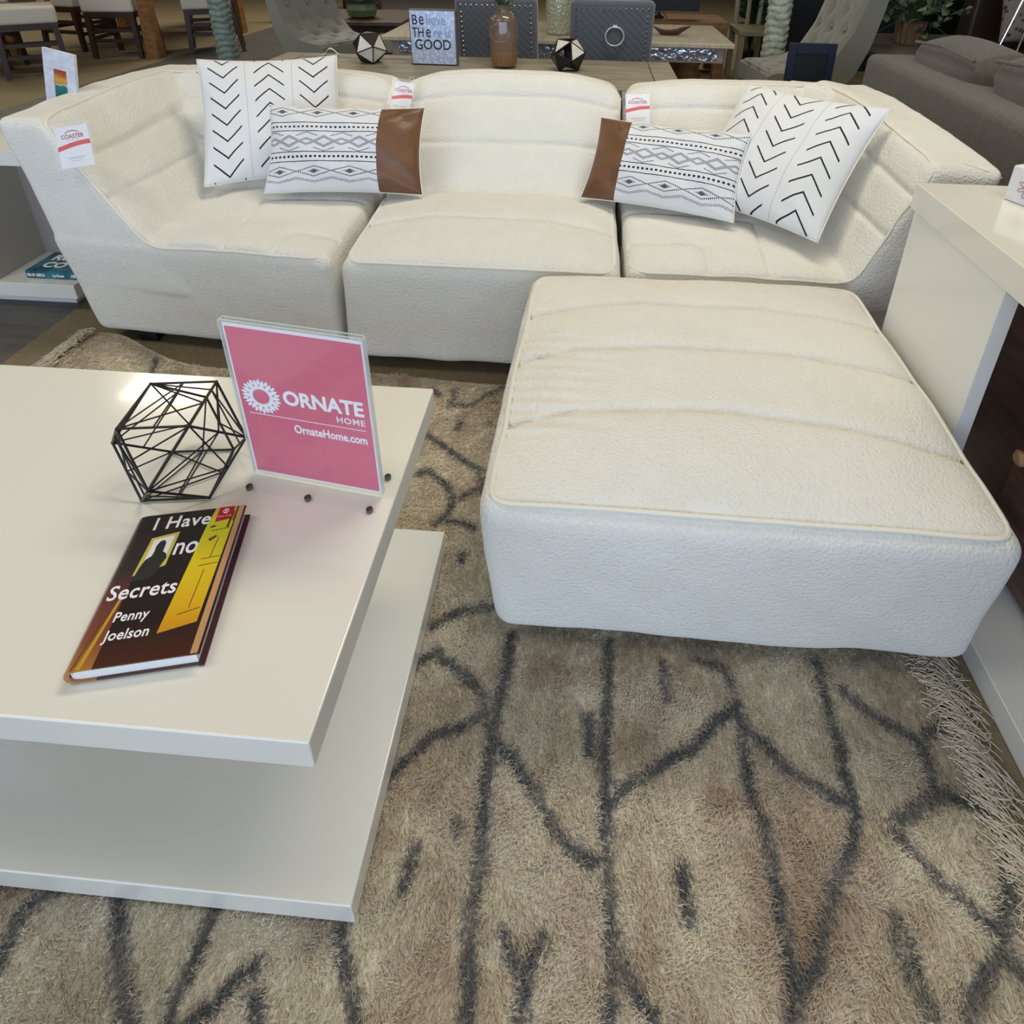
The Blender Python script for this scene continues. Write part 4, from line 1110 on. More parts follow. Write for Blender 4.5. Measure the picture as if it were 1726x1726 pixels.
LEAF = simple('dark_green_leaf', (.035, .075, .025), .45)
def leaf_mesh(mb, p, d, L, w_, rs):
    d = Vector(d).normalized(); s = d.cross(Vector((rs.uniform(-1, 1), rs.uniform(-1, 1), rs.uniform(-1, 1)))).normalized(); u = s.cross(d)
    p = Vector(p)
    pts = [p, p + d * L * .35 + s * w_ + u * .1 * L, p + d * L * .75 + s * w_ * .6, p + d * L - u * .12 * L, p + d * L * .75 - s * w_ * .6, p + d * L * .35 - s * w_ + u * .1 * L, p + d * L * .5 - u * .03 * L]
    mb.add(pts, [(0, 1, 6), (1, 2, 6), (2, 3, 6), (3, 4, 6), (4, 5, 6), (5, 0, 6)])
def amber_vase():
    t = thing('amber_vase', 'amber glass bottle vase holding green sprigs on the slatted table', 'vase', (-.42, 3.18, TZ))
    g = M('amber_glass', (.62, .42, .30), .06, alpha=.38, spec=.9, coat=1)
    zz = g.xyz(g.coord())[2]; g.color(g.ramp(zz / .3, [(0, (.45, .22, .08)), (.35, (.30, .19, .13)), (1, (.24, .17, .13))]))
    prof = [(.045, .0008), (.062, .010), (.069, .04), (.071, .215), (.066, .235), (.050, .25), (.036, .262), (.034, .285), (.038, .293), (.034, .291), (.031, .285), (.032, .262), (.046, .248), (.062, .232), (.067, .212), (.065, .04), (.058, .014), (.02, .008)]
    MB().lathe(prof, 40).build('glass_body', g.m, t, smooth=True)
    MB().lathe([(.02, .009), (.06, .014), (.063, .05), (.062, .06), (.02, .061)], 24).build('copper_pebbles', simple('copper_pebbles', (.35, .16, .06), .3, var=(80, .5), metallic=.5, bump=(90, .006)), t, smooth=True)
    rs = random.Random(3); st = MB(); lf = MB()
    for k in range(9):
        a = rs.uniform(0, 6.28); q = Vector((math.cos(a) * .012, math.sin(a) * .012, .17)); top = q + Vector((math.cos(a) * .07, math.sin(a) * .07, .26))
        mid = Vector((math.cos(a) * .02, math.sin(a) * .02, .29)); st.tube([q, mid, top], .0018, 5)
        for i in range(9): f_ = i / 9; leaf_mesh(lf, mid.lerp(top, f_), (math.cos(a + rs.uniform(-2, 2)), math.sin(a + rs.uniform(-2, 2)), rs.uniform(0, 1)), .04, .009, rs)
    st.build('stems', LEAF, t); tag(lf.build('leaves', LEAF, t), kind='stuff')
amber_vase()
def paper_tag():
    t = thing('paper_tag', 'small curled white paper tag on the left end of the slatted table', 'tag', (-1.40, 3.33, TZ), .3)
    n = 8; vs = []; fs = []
    for i in range(n + 1):
        a = i / n; x = a * .09; z = .002 + .035 * math.sin(a * PI) ** 1.5 * (1 if a > .3 else .8)
        vs += [(x, -.018, z), (x, .018, z), (x, .018, z + .001), (x, -.018, z + .001)]
    for i in range(n):
        k = i * 4
        for j in range(4): fs.append((k + j, k + (j + 1) % 4, k + 4 + (j + 1) % 4, k + 4 + j))
    fs += [(0, 1, 2, 3), (n * 4 + 3, n * 4 + 2, n * 4 + 1, n * 4)]
    MB().add(vs, fs).build('card', WHITE, t)
paper_tag()

# ---------------------------------------------------------------- nailhead chairs with ring pulls
GREYVEL = simple('slate_velvet', (.075, .085, .105), .8, sheen=.6, bump=(60, .001))
QUILT = M('quilted_slate_velvet', (.06, .07, .09), .8, sheen=.6)
_x, _y, _z = QUILT.xyz(QUILT.coord())
_d = ((_x + _z) * 22).mod(1).min(((_x - _z) * 22).mod(1)); QUILT.bump(_d.min(.18) * 5, .006)
QUILT.color(QUILT.ramp(_d, [(.0, (.03, .035, .05)), (.12, (.075, .088, .11))]))
def nail_chair():
    t = thing('dining_chair', 'slate velvet dining chair', 'chair', (0, 0, 0))
    W = .475
    mb = MB(); soft_block(mb, [(-W / 2, .06, .42), (W / 2, .06, .42), (W / 2, .14, .42), (-W / 2, .14, .42), (-W / 2, -.03, .885), (W / 2, -.03, .885), (W / 2, .05, .885), (-W / 2, .05, .885)], .03, .05)
    b = mb.build('backrest', GREYVEL, t, smooth=True)
    def onb(x, z, off=.0): return (x, .06 - (z - .42) * .09 / .465 - off, z)
    q = [onb(-W / 2 + .045, .44, .004), onb(W / 2 - .045, .44, .004), onb(W / 2 - .045, .44, -.01), onb(-W / 2 + .045, .44, -.01), onb(-W / 2 + .045, .835, .004), onb(W / 2 - .045, .835, .004), onb(W / 2 - .045, .835, -.01), onb(-W / 2 + .045, .835, -.01)]
    MB().hexa(q).build('quilted_back_panel', QUILT.m, b, bevel=.003)
    nl = MB(); x0, x1 = -W / 2 + .038, W / 2 - .038
    for i in range(14): nl.sphere(onb(x0 + (x1 - x0) * i / 13, .842, .004), .0055, 8, 5)
    for i in range(14):
        for x in (x0, x1): nl.sphere(onb(x, .44 + .39 * i / 14, .004), .0055, 8, 5)
    nl.build('nailhead_trim', CHROME, b, smooth=True)
    c = Vector(onb(.02, .70, .018)); rg = MB().tube([c + Vector((.052 * math.cos(a), 0, .052 * math.sin(a) - .01)) for a in [2 * PI * k / 28 for k in range(28)]], .0042, 8, closed=True)
    rg.box(c.x - .012, c.x + .012, c.y - .004, c.y + .02, c.z + .038, c.z + .052)
    rg.build('ring_pull', simple('bright_ring_metal', (.85, .85, .87), .25, metallic=.5), t, smooth=True, angle=40)
    mb = MB(); soft_block(mb, [(-W / 2, .08, .37), (W / 2, .08, .37), (W / 2, .56, .37), (-W / 2, .56, .37), (-W / 2, .08, .47), (W / 2, .08, .47), (W / 2, .56, .47), (-W / 2, .56, .47)], .03, .06)
    mb.build('seat', GREYVEL, t, smooth=True)
    for x in (-1, 1):
        for y in (.11, .52): MB().bar((x * (W / 2 - .04), y, .38), (x * (W / 2 - .03), y + (.03 if y > .3 else -.03), .0005), .045, w2=.03).build('leg', DARKWOOD, t)
    return t
c0 = nail_chair(); c0.location = (.115, 3.78, 0); c0['label'] = 'slate velvet dining chair with chrome ring pull, right of the amber vase'; c0['group'] = 'slate nailhead chairs at the mirrored table'
c1 = copy_tree(c0); c1.location = (-.545, 3.80, 0); c1['label'] = 'slate velvet dining chair with nailheads standing behind the amber vase'

# ---------------------------------------------------------------- mirrored table behind them
MIRROR = M('antique_mirror', (.5, .56, .68), .18, metallic=.9); MIRROR.color(MIRROR.ramp(MIRROR.noise(MIRROR.coord(), 28, 4, .7), [(.35, (.30, .34, .45)), (.6, (.75, .82, .95))])); MIRROR.bump(MIRROR.noise(MIRROR.coord(), 25, 3), .01)
PALEWOOD = wood('pale_gold_wood', (.42, .36, .25), (.60, .54, .40), .4, (20, 3, 3), coat=.3)
def mirrored_table():
    t = thing('mirrored_table', 'pale table with mirrored apron behind the slate chairs', 'table', (-.2, 4.6, 0))
    MB().box(-1.35, .90, 4.16, 5.02, .572, .602).build('tabletop', PALEWOOD, t, world=True, bevel=.006)
    MB().box(-1.29, .845, 4.20, 4.98, .475, .5715).build('apron', simple('champagne_wood', (.35, .31, .27), .4, metallic=.4), t, world=True, bevel=.002)
    MB().box(-1.24, .80, 4.196, 4.2, .49, .562).build('mirror_inlay', MIRROR.m, t, world=True)
    for x in (-1.1, .66):
        mb = MB()
        for y in (4.36, 4.82): mb.lathe([(.065, .0005), (.07, .03), (.045, .10), (.05, .25), (.085, .38), (.06, .42), (.09, .474)], 20, (x, y, 0)).build('pedestal', MIDWOOD, t, world=True, smooth=True); mb = MB()
mirrored_table()
def pebble_vase():
    g = M('pebbled_glass', (.55, .58, .45), .1, alpha=.55, coat=.5, spec=.9); g.bump(g.voro(g.coord(), 45), .01)
    t = thing('glass_vase', 'clear pebbled glass cylinder vase on the mirrored table between the slate chairs', 'vase', (-.215, 4.42, .6025))
    MB().lathe([(.075, .0), (.085, .01), (.088, .25), (.07, .30), (.045, .32), (.05, .34), (.045, .34), (.040, .32), (.066, .295), (.082, .25), (.08, .015), (.02, .008)], 32).build('glass_body', g.m, t, smooth=True)
pebble_vase()
def brown_leaf_dish():
    t = thing('leaf_dish', 'small brown leaf shaped dish on the right end of the mirrored table', 'dish', (.52, 4.50, .6025))
    n = 18; rim = [(.12 * math.cos(a) * (1 + .3 * (math.cos(a) > .8)), .05 * math.sin(a), .045 + .02 * math.cos(2 * a)) for a in [2 * PI * k / n for k in range(n)]]
    base = [(x * .45, y * .45, .002) for x, y, z in rim]; vs = rim + base + [(x * .93, y * .9, z - .003) for x, y, z in rim] + [(x * .9, y * .9, .006) for x, y, z in base]
    fs = [(n + k, n + (k + 1) % n, (k + 1) % n, k) for k in range(n)] + [(k, (k + 1) % n, 2 * n + (k + 1) % n, 2 * n + k) for k in range(n)] + [(2 * n + k, 2 * n + (k + 1) % n, 3 * n + (k + 1) % n, 3 * n + k) for k in range(n)] + [tuple(range(n, 2 * n))[::-1], tuple(range(3 * n, 4 * n))]
    MB().add(vs, fs).build('dish', simple('rust_brown_glaze', (.10, .045, .025), .4), t)
brown_leaf_dish()

# ---------------------------------------------------------------- rope wrapped columns
def rope_column(label, x, y, r, h, col):
    t = thing('rope_column', label, 'column', (x, y, 0), group='rope wrapped columns behind the sofa')
    rs = random.Random(int(x * 10)); n = 40; m = int(h / .011); vs = []; fs = []; p = .052
    for i in range(m + 1):
        z = h * i / m
        for k in range(n):
            a = 2 * PI * k / n; tw = ((z / p) - k / n * 1.0 + .18 * math.sin(3 * a + z * 9)) % 1
            rr = r * (1 + .14 * math.sin(PI * tw) ** .8 + .03 * math.sin(7 * a + 31 * z) - .07)
            vs.append((rr * math.cos(a), rr * math.sin(a), z))
    for i in range(m):
        for k in range(n): fs.append((i * n + k, i * n + (k + 1) % n, (i + 1) * n + (k + 1) % n, (i + 1) * n + k))
    fs += [tuple(range(n))[::-1], tuple(m * n + k for k in range(n))]
    mat = simple('seafoam_plaster_%d' % int(x), col, .55, var=(18, .25), bump=(30, .012))
    MB().add(vs, fs).build('twisted_shaft', mat, t, smooth=True)
    MB().lathe([(r * 1.3, .0005), (r * 1.35, .02), (r * 1.1, .06)], 32).build('base_ring', mat, t, smooth=True)
rope_column('seafoam green twisted rope column behind the left end of the sofa', -3.22, 5.62, .085, 3.4, (.22, .30, .26))
rope_column('pale green twisted rope column behind the right end of the sofa', 1.36, 4.98, .082, 3.4, (.42, .46, .36))

# ---------------------------------------------------------------- tufted lounge chairs
TUFT = simple('beige_velvet', (.17, .165, .125), .8, sheen=.5, bump=(40, .002))
def tufted_chair(label, loc, rz, mir=1, sc=1.0):
    t = thing('tufted_lounge_chair', label, 'chair', loc, rz, group='tufted slipper chairs behind the sofa')
    inner = [(-.27, 1.02), (-.24, .86), (-.19, .69), (-.11, .55), (.0, .47), (.13, .45), (.25, .45), (.30, .43)]
    outer = [(-.39, 1.00), (-.36, .80), (-.32, .60), (-.25, .42), (-.12, .31), (.10, .29), (.24, .29), (.30, .33)]
    hw = .26; ny = 26
    def spl(P, m):
        P = np.array(P); s_ = np.linspace(0, len(P) - 1, m); return np.c_[np.interp(s_, range(len(P)), P[:, 0]), np.interp(s_, range(len(P)), P[:, 1])]
    I = spl(inner, 34); O = spl(outer, 34); vs = []; fs = []
    for j in range(ny + 1):
        v = -1 + 2 * j / ny; e = (1 - abs(v) ** 8)
        for i in range(34):
            pu = .018 * e * (1 if 1 < i < 32 else .3)
            # button tufting
            a = i / 3.2; b = (v + 1) * 3; pit = max(0, math.cos(a * PI) * math.cos(b * PI)) ** 3 * .035 + max(0, math.cos((a + 1) * PI) * math.cos((b + 1) * PI)) ** 3 * .0
            n = Vector((.55, .83)) if i > 12 else Vector((.93, .35))
            vs.append((mir * (I[i, 0] + n.x * (pu - pit * e)), v * hw, I[i, 1] + n.y * (pu - pit * e)))
        for i in range(34): vs.append((mir * O[i, 0], v * hw * .97, O[i, 1]))
    for j in range(ny):
        for i in range(33):
            a = j * 68 + i; fs.append((a, a + 1, a + 69, a + 68)); a += 34; fs.append((a, a + 68, a + 69, a + 1))
        a = j * 68; fs.append((a, a + 68, a + 102, a + 34)); a = j * 68 + 33; fs.append((a, a + 34, a + 102, a + 68))
    for j in (0, ny):
        for i in range(33): a = j * 68 + i; q = (a, a + 34, a + 35, a + 1); fs.append(q if j == 0 else q[::-1])
    if mir < 0: fs = [f[::-1] for f in fs]
    MB().add(vs, fs).build('tufted_shell', TUFT, t, smooth=True, angle=50)
    bt = MB()
    for (x, z) in ((-.225, .84), (-.185, .70), (-.11, .565)):
        for y in (-.17, 0, .17): bt.sphere((mir * (x + .0), y, z), .014, 8, 5)
    bt.build('buttons', TUFT, t, smooth=True)
    for x in (-.18, .24):
        for y in (-.20, .20): MB().bar((mir * x, y, .31), (mir * (x + .02), y * 1.05, .0005), .04, w2=.025).build('leg', DARKWOOD, t)
tufted_chair('beige button tufted slipper chair standing behind the left of the slatted table', (-2.05, 5.0, 0), math.radians(-32))
tufted_chair('beige button tufted slipper chair in front of the dark cabinet on the right', (1.36, 4.35, 0), math.radians(8), -1)

# ---------------------------------------------------------------- dark low table with green bowl, trunk
def low_table():
    t = thing('low_table', 'dark brown low table with a green bowl beyond the left tufted chair', 'table', (-2.3, 6.55, 0), math.radians(4))
    MB().box(-.42, .50, -.45, .55, .385, .42).build('tabletop', BROWNTOP, t, bevel=.004)
    for x in (-.34, .42):
        for y in (-.36, .46): MB().bar((x, y, .385), (x * 1.06, y * 1.06, .0005), .06, w2=.045).build('leg', DARKWOOD, t)
    MB().box(-.34, .42, -.38, -.35, .31, .384).build('apron', DARKWOOD, t)
low_table()
def bowl():
    t = thing('green_bowl', 'green glazed pot with a dark band on the dark low table', 'bowl', (-2.24, 6.42, .4205))
    MB().lathe([(.09, 0), (.13, .02), (.15, .08), (.13, .13), (.145, .15), (.145, .19), (.12, .21), (.06, .26), (.02, .27)], 32).build('pot_body', simple('sage_glaze', (.12, .17, .10), .35, var=(12, .2)), t, smooth=True)
    MB().lathe([(.148, .148), (.152, .155), (.152, .185), (.148, .192)], 32).build('dark_band', simple('dark_green_glaze', (.03, .045, .03), .3), t, smooth=True)
bowl()
tag(MB().box(-1.62, -1.05, 5.55, 6.1, .0005, .30).build('storage_trunk', simple('muted_violet_fabric', (.06, .058, .085), .8), bevel=.012), 'low muted violet box on the floor behind the faceted ball', 'storage box')
def round_table_side():
    t = thing('mirrored_side_table', 'small pale mirrored side table half hidden behind the lettered board', 'side table', (-1.02, 4.55, 0))
    MB().box(-.16, .3, -.22, .22, .60, .625).build('tabletop', PALEWOOD, t, bevel=.006)
    MB().box(-.13, .27, -.19, .19, .50, .5995).build('mirror_box', MIRROR.m, t, bevel=.002)
    for x in (-.10, .24):
        for y in (-.16, .16): MB().lathe([(.02, .0005), (.025, .02), (.015, .2), (.022, .4), (.018, .4995)], 14, (x, y, 0)).build('leg', MIRROR.m, t, smooth=True)
# ---------------------------------------------------------------- dining set far left
def wooden_chair():
    t = thing('wooden_dining_chair', 'x', 'chair', (0, 0, 0))
    for x in (-.2, .2):
        MB().bar((x, -.2, .5), (x * 1.08, -.23, .0005), .05, w2=.038).build('leg', DARKWOOD, t)
        MB().bar((x, .2, .5), (x * 1.05, .27, .0005), .05, w2=.038).build('leg', DARKWOOD, t)
    mb = MB()
    for z in (.17, .27):
        mb.bar((-.2, -.21, z), (.2, -.21, z), .022, .035); mb.bar((-.205, -.2, z + .02), (-.205, .22, z + .02), .022, .035); mb.bar((.205, -.2, z + .02), (.205, .22, z + .02), .022, .035)
    mb.bar((-.2, .23, .22), (.2, .23, .22), .022, .035); mb.build('stretchers', DARKWOOD, t)
    MB().box(-.225, .225, -.225, .225, .39, .44).build('seat_rail', DARKWOOD, t)
    mb = MB(); soft_block(mb, [(-.24, -.24, .441), (.24, -.24, .441), (.24, .22, .441), (-.24, .22, .441), (-.24, -.24, .58), (.24, -.24, .58), (.24, .22, .58), (-.24, .22, .58)], .025, .06); mb.build('seat_cushion', CREAM_FABRIC, t, smooth=True)
    for x in (-.2, .2): MB().bar((x, .22, .5), (x, .33, 1.08), .045, w2=.035).build('back_post', DARKWOOD, t)
    mb = MB()
    for z in (.66, .80, .94, 1.05): mb.bar((-.2, .22 + (z - .5) * .19, z), (.2, .22 + (z - .5) * .19, z), .02, .06)
    mb.build('back_slats', DARKWOOD, t)
    return t
wc = wooden_chair()
for i, (x, y, a, lab) in enumerate([(-4.72, 6.42, 10, 'cream seated wooden chair left of the tan table post'), (-4.02, 6.82, -62, 'cream seated wooden chair between the tan post and the rope column'),
                                    (-5.45, 6.75, 80, 'wooden chair beyond the table at the far left, in the shade'), (-4.95, 8.55, 175, 'wooden chair on the far side of the dining table'),
                                    (-4.92, 5.48, 40, 'dark wooden chair nearest the top left corner of the picture'), (-5.62, 5.72, 150, 'wooden chair partly hidden behind the nearest dark chair'),
                                    (-3.95, 9.0, -20, 'dark wooden chair right of the seafoam rope column'), (-3.3, 9.5, 30, 'second dark wooden chair right of the seafoam rope column')]):
    o = wc if i == 0 else copy_tree(wc)
    o.location = (x, y, 0); o.rotation_euler = (0, 0, math.radians(a)); o['label'] = lab; o['group'] = 'wooden chairs of the dining sets at the left'
def dining_table():
    t = thing('dining_table', 'tall wooden dining table on tan square posts at the far left', 'table', (-5.0, 7.1, 0))
    MB().box(-6.0, -4.15, 6.1, 8.2, 1.10, 1.16).build('tabletop', MIDWOOD, t, world=True, bevel=.004)
    for x, y in ((-4.36, 6.30), (-5.85, 6.30), (-4.36, 8.0), (-5.85, 8.0)): MB().bar((x, y, .0005), (x, y, 1.10), .12, .12, w2=.08).build('leg', MIDWOOD, t, world=True)
dining_table()
def nearer_table():
    t = thing('wooden_cabinet', 'dark slatted wooden cabinet in the top left corner of the picture', 'cabinet', (-5.55, 4.6, 0))
    for x in (-6.0, -5.2):
        for y in (4.45, 5.0): MB().bar((x, y, .0005), (x, y, 1.0), .07).build('leg', DARKWOOD, t, world=True)
    mb = MB()
    for z in (.18, .30, .46): mb.box(-6.0, -5.2, 4.44, 4.47, z, z + .045)
    mb.build('slats', DARKWOOD, t, world=True)
    MB().box(-6.06, -5.14, 4.40, 5.05, .62, .70).build('shelf', simple('dull_blue_grey', (.11, .12, .13), .6), t, world=True)
    MB().box(-6.06, -5.14, 4.40, 5.05, .98, 1.02).build('top', DARKWOOD, t, world=True)
nearer_table()

# ---------------------------------------------------------------- right background
def brown_couch():
    FAB = M('taupe_weave', (.17, .145, .11), .95, sheen=.3); c = FAB.coord()
    n1 = FAB.noise(c, 70, 4, .7); FAB.color(FAB.ramp(n1, [(.3, (.055, .046, .034)), (.7, (.115, .098, .075))])); FAB.bump(FAB.noise(c, 260, 3), .0025)
    t = thing('taupe_couch', 'taupe brown couch with loose cushions behind the right end of the cream sofa', 'couch', (1.9, 2.5, 0))
    def blk(name, c_, r=.03, bulge=0, par=t):
        mb = MB(); soft_block(mb, c_, r, .05, bulge); return mb.build(name, FAB.m, par, world=True, smooth=True)
    blk('frame_back', [(1.36, 1.46, .06), (1.66, 1.46, .06), (1.66, 3.36, .06), (1.36, 3.36, .06), (1.36, 1.46, .705), (1.60, 1.46, .705), (1.60, 3.34, .705), (1.37, 3.34, .705)], .035)
    blk('seat_base', [(1.6, 1.46, .06), (2.35, 1.46, .06), (2.35, 3.36, .06), (1.6, 3.36, .06), (1.6, 1.46, .33), (2.35, 1.46, .33), (2.35, 3.36, .33), (1.6, 3.36, .33)])
    blk('arm', [(1.6, 3.12, .32), (2.35, 3.12, .32), (2.35, 3.36, .32), (1.6, 3.36, .32), (1.6, 3.10, .58), (2.35, 3.10, .58), (2.35, 3.38, .58), (1.6, 3.38, .58)])
    for y0, y1 in ((1.48, 2.28), (2.30, 3.10)):
        blk('seat_cushion', [(1.68, y0, .33), (2.38, y0, .33), (2.38, y1, .33), (1.68, y1, .33), (1.68, y0, .47), (2.38, y0, .47), (2.38, y1, .47), (1.68, y1, .47)], .04, .015)
    for y0, y1, h in ((1.48, 1.97, .86), (1.98, 2.58, .86), (2.60, 3.22, .83)):
        k = blk('back_cushion', [(1.60, y0, .47), (1.86, y0, .47), (1.86, y1, .47), (1.60, y1, .47), (1.50, y0 + .03, h - .05), (1.72, y0 + .03, h), (1.72, y1 - .03, h), (1.50, y1 - .03, h - .05)], .06, .035)
        MB().tube([(1.505, y0 + .06, h - .04), (1.50, (y0 + y1) / 2, h - .02), (1.505, y1 - .06, h - .04)], .007, 6).build('welt', FAB.m, k, world=True, smooth=True)
    for x in (1.45, 2.28):
        for y in (1.55, 3.27): MB().box(x - .03, x + .03, y - .03, y + .03, .0005, .06).build('foot', BLACK_PLASTIC, t, world=True)
brown_couch()
def side_table():
    t = thing('end_table', 'grey wood end table with a potted ivy beyond the taupe couch', 'side table', (2.1, 4.6, 0))
    MB().box(1.80, 2.75, 4.02, 5.15, .525, .56).build('tabletop', wood('driftwood', (.10, .085, .065), (.20, .18, .145), .3, (3, 24, 3), coat=.4), t, world=True, bevel=.003)
    for x in (1.87, 2.68):
        for y in (4.1, 5.07): MB().bar((x, y, .0005), (x, y, .525), .06).build('leg', DARKWOOD, t, world=True)
side_table()
def ivy():
    t = thing('potted_ivy', 'leafy green ivy in a ribbed woven pot on the grey end table', 'plant', (2.14, 4.62, .5605))
    n = 60; vs = []; fs = []
    for z, r in ((0, .075), (.01, .08), (.14, .095), (.15, .098)):
        for k in range(n): a = 2 * PI * k / n; rr = r * (1 + (.03 if k % 4 < 2 else -.03)); vs.append((rr * math.cos(a), rr * math.sin(a), z))
    for i in range(3):
        for k in range(n): fs.append((i * n + k, i * n + (k + 1) % n, (i + 1) * n + (k + 1) % n, (i + 1) * n + k))
    fs += [tuple(range(n))[::-1], tuple(3 * n + k for k in range(n))]
    MB().add(vs, fs).build('ribbed_pot', simple('wicker_brown', (.12, .07, .03), .6, var=(60, .3)), t)
    rs = random.Random(8); lf = MB(); st = MB()
    for k in range(60):
        a = rs.uniform(0, 6.28); R_ = rs.uniform(.06, .30); top = Vector((R_ * math.cos(a), R_ * math.sin(a), .15 + rs.uniform(.0, .30) - (.12 if R_ > .25 else 0)))
        st.tube([(0, 0, .145), (top.x * .4, top.y * .4, top.z * .6 + .12), top], .002, 4)
        for i in range(4): leaf_mesh(lf, top + Vector((rs.uniform(-.03, .03), rs.uniform(-.03, .03), rs.uniform(-.03, .03))), (rs.uniform(-1, 1), rs.uniform(-1, 1), rs.uniform(-.6, .8)), rs.uniform(.05, .08), .026, rs)
    LV = M('ivy_leaf', (.1, .15, .08), .4); LV.color(LV.ramp(LV.noise(LV.coord(), 14, 2), [(.4, (.025, .05, .022)), (.62, (.14, .18, .10))]))
    st.build('stems', LEAF, t); tag(lf.build('leaves', LV.m, t), kind='stuff')
ivy()
def blue_frame():
    t = thing('framed_picture', 'dark navy framed black picture standing between the beige tufted chair and the taupe couch', 'picture frame', (1.20, 3.62, 0), 0)
    W, Hh = .25, .70; nv = simple('navy_frame_paint', (.008, .014, .035), .45)
    mb = MB().box(-W / 2, -W / 2 + .04, 0, .025, .0005, Hh).box(W / 2 - .04, W / 2, 0, .025, .0005, Hh).box(-W / 2 + .04, W / 2 - .04, 0, .025, Hh - .055, Hh).box(-W / 2 + .04, W / 2 - .04, 0, .025, .0005, .05)
    mb.build('frame', nv, t, bevel=.002); MB().box(-W / 2 + .04, W / 2 - .04, .008, .018, .05, Hh - .055).build('black_panel', BLACK, t)
    MB().bar((0, .025, .55), (0, .17, .0105), .03, .015).build('prop_leg', nv, t)
blue_frame()
def black_cabinet():
    t = thing('black_cabinet', 'tall black cabinet wall in the shade behind the right rope column', 'cabinet', (2.6, 6.8, 0))
    MB().box(1.62, 4.6, 6.55, 7.1, .06, 2.1).build('carcass', BLACK, t, world=True, bevel=.004)
    MB().box(1.66, 4.56, 6.58, 7.08, .0005, .06).build('plinth', BLACK, t, world=True)
    for i in range(3): MB().box(1.66 + i * .97, 2.58 + i * .97, 6.53, 6.55, .12, 2.04).build('door', simple('black_door_lacquer', (.008, .008, .010), .35) if 'black_door_lacquer' not in bpy.data.materials else bpy.data.materials['black_door_lacquer'], t, world=True, bevel=.003)
black_cabinet()
def bench():
    t = thing('wooden_console', 'orange brown wooden console with dark boxes behind the mirrored table', 'console', (.8, 6.3, 0))
    MB().box(.15, 1.22, 6.0, 6.6, .44, .50).build('top', MIDWOOD, t, world=True, bevel=.004)
    for x in (.2, 1.17):
        for y in (6.05, 6.55): MB().bar((x, y, .0005), (x, y, .44), .09).build('leg', MIDWOOD, t, world=True)
    MB().box(.2, 1.17, 6.06, 6.54, .16, .20).build('lower_shelf', MIDWOOD, t, world=True)
bench()
def black_screen():
    t = thing('black_screen', 'black flat screen on a small metal foot on the wooden console', 'screen', (.62, 6.25, .508))
    MB().box(-.46, .36, -.02, .02, .06, .62).build('panel', BLACK, t, bevel=.004)
    for s_ in (-1, 1): MB().bar((0, 0, .07), (s_ * .07, -.05, .002), .014).build('foot', CHROME, t)
    MB().lathe([(.05, .0), (.05, .01), (.02, .02), (.015, .06)], 16).build('base', BLACK, t)
black_screen()
def arc_chair():
    t = thing('carved_chair', 'pale carved wooden chair at the right end of the wooden console', 'chair', (1.42, 6.0, 0))
    mt = simple('pale_sage_wood', (.26, .24, .15), .5)
    for x in (-.12, .12):
        for y in (-.2, .2): MB().bar((x, y, .42), (x, y, .0005), .045).build('leg', mt, t)
    MB().box(-.15, .15, -.23, .23, .42, .47).build('seat', mt, t, bevel=.01)
    MB().tube([(-.10, .2, .47), (-.11, .22, .85), (-.05, .23, .95), (.05, .23, .95), (.11, .22, .85), (.10, .2, .47)], .022, 8).tube([(0, .2, .47), (0, .23, .94)], .02, 8).build('backrest', mt, t, smooth=True)
arc_chair()
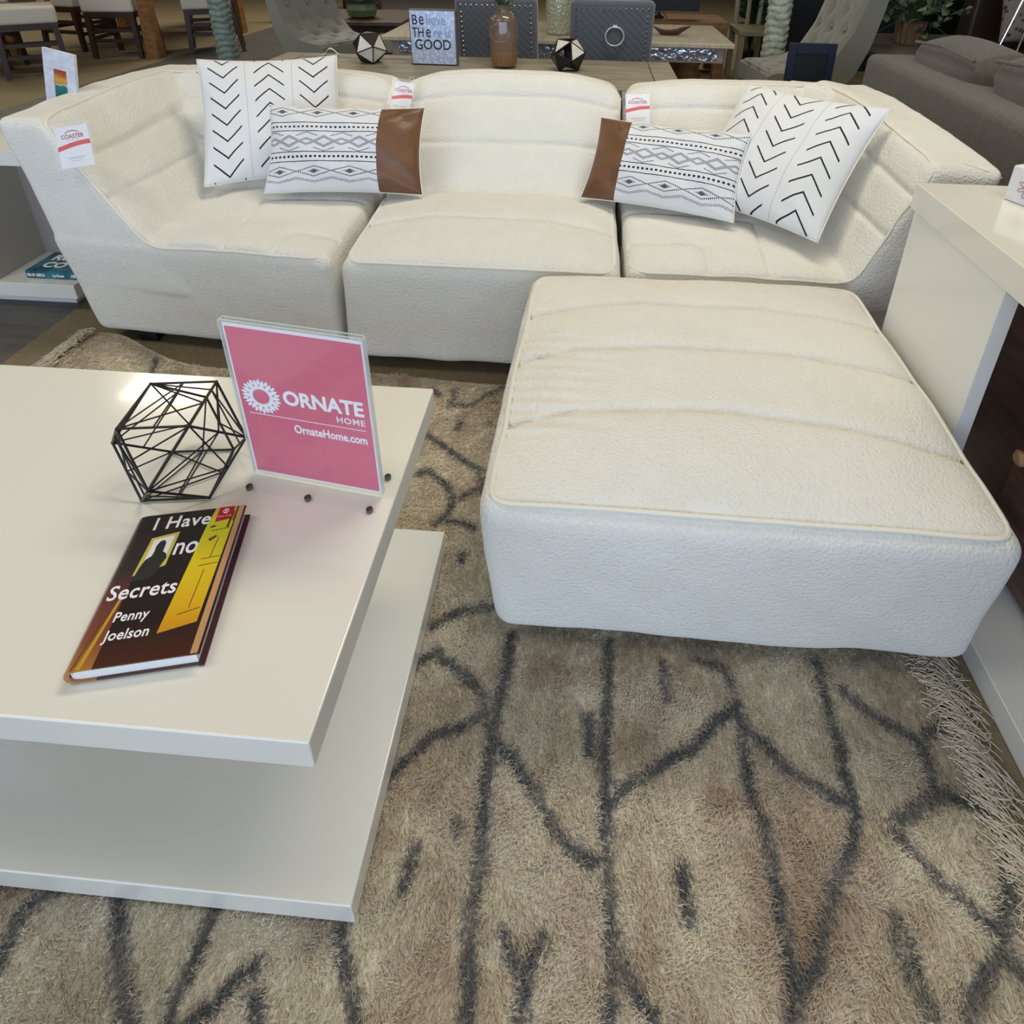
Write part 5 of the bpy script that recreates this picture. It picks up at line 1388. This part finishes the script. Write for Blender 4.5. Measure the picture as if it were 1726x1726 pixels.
def floor_plant():
    t = thing('floor_plant', 'dark green floor plant at the edge of the black cabinet', 'plant', (1.50, 6.32, 0))
    MB().lathe([(.07, .0005), (.09, .02), (.11, .22), (.10, .23)], 20).build('pot', BLACK_PLASTIC, t, smooth=True)
    rs = random.Random(2); lf = MB(); st = MB()
    for k in range(50):
        a = rs.uniform(0, 6.28); h = rs.uniform(.35, 1.1); st.tube([(0, 0, .22), (.05 * math.cos(a), .05 * math.sin(a), h)], .004, 4)
        for i in range(3): leaf_mesh(lf, (.05 * math.cos(a), .05 * math.sin(a), h - i * .05), (math.cos(a), math.sin(a), rs.uniform(-.3, .8)), .12, .03, rs)
    g = simple('floor_plant_leaf', (.015, .05, .012), .4)
    st.build('stems', g, t); tag(lf.build('leaves', g, t), kind='stuff')
floor_plant()
def patterned_couch():
    t = thing('dark_couch', 'dark leather bench couch with patterned cushions in the top right corner', 'couch', (3.6, 5.0, 0))
    DL = simple('dark_leather', (.03, .018, .012), .4)
    MB().box(3.0, 5.2, 4.7, 5.5, .08, .46).build('seat_base', DL, t, world=True, bevel=.03)
    MB().box(3.0, 5.2, 5.5, 5.7, .08, .85).build('backrest', DL, t, world=True, bevel=.03)
    for x in (3.1, 5.1):
        for y in (4.8, 5.6): MB().box(x - .03, x + .03, y - .03, y + .03, .0005, .08).build('foot', BLACK_PLASTIC, t, world=True)
    PT = M('brown_scroll_fabric', (.1, .08, .06), .7); v = PT.voro(PT.coord(), 22); PT.color(PT.ramp(v, [(.25, (.03, .02, .018)), (.45, (.22, .19, .16))]))
    SL = simple('silver_satin', (.35, .34, .36), .35, metallic=.3)
    for k, (x, mt, lab) in enumerate([(3.25, PT.m, 'brown scroll patterned cushion, leftmost on the dark couch'), (3.68, SL, 'silver satin cushion between two patterned cushions on the dark couch'), (4.11, PT.m, 'brown scroll patterned cushion right of the silver satin cushion')]):
        c = thing('patterned_cushion', lab, 'cushion', (x, 5.22, .70), 0, group='cushions on the dark couch')
        me = pillow_mesh('cover', .41, .41, .15, k, 24); me.transform(Matrix.Rotation(math.radians(70), 4, 'X')); mk('cover', me, mt, c, smooth=True)
patterned_couch()
def arc_lamp():
    t = thing('floor_lamp', 'chrome floor lamp with thin forked legs beside the potted ivy', 'lamp', (2.75, 4.3, 0))
    for dx in (-.32, 0, .32): MB().tube([(dx, 0 if dx else .2, .001), (0, 0, 1.55)], .007, 8).build('leg', CHROME, t, smooth=True)
    MB().lathe([(.18, 1.5), (.22, 1.5), (.16, 1.8), (.15, 1.8)], 28).build('lamp_shade', simple('linen_shade', (.5, .46, .38), .8), t, smooth=True)
arc_lamp()
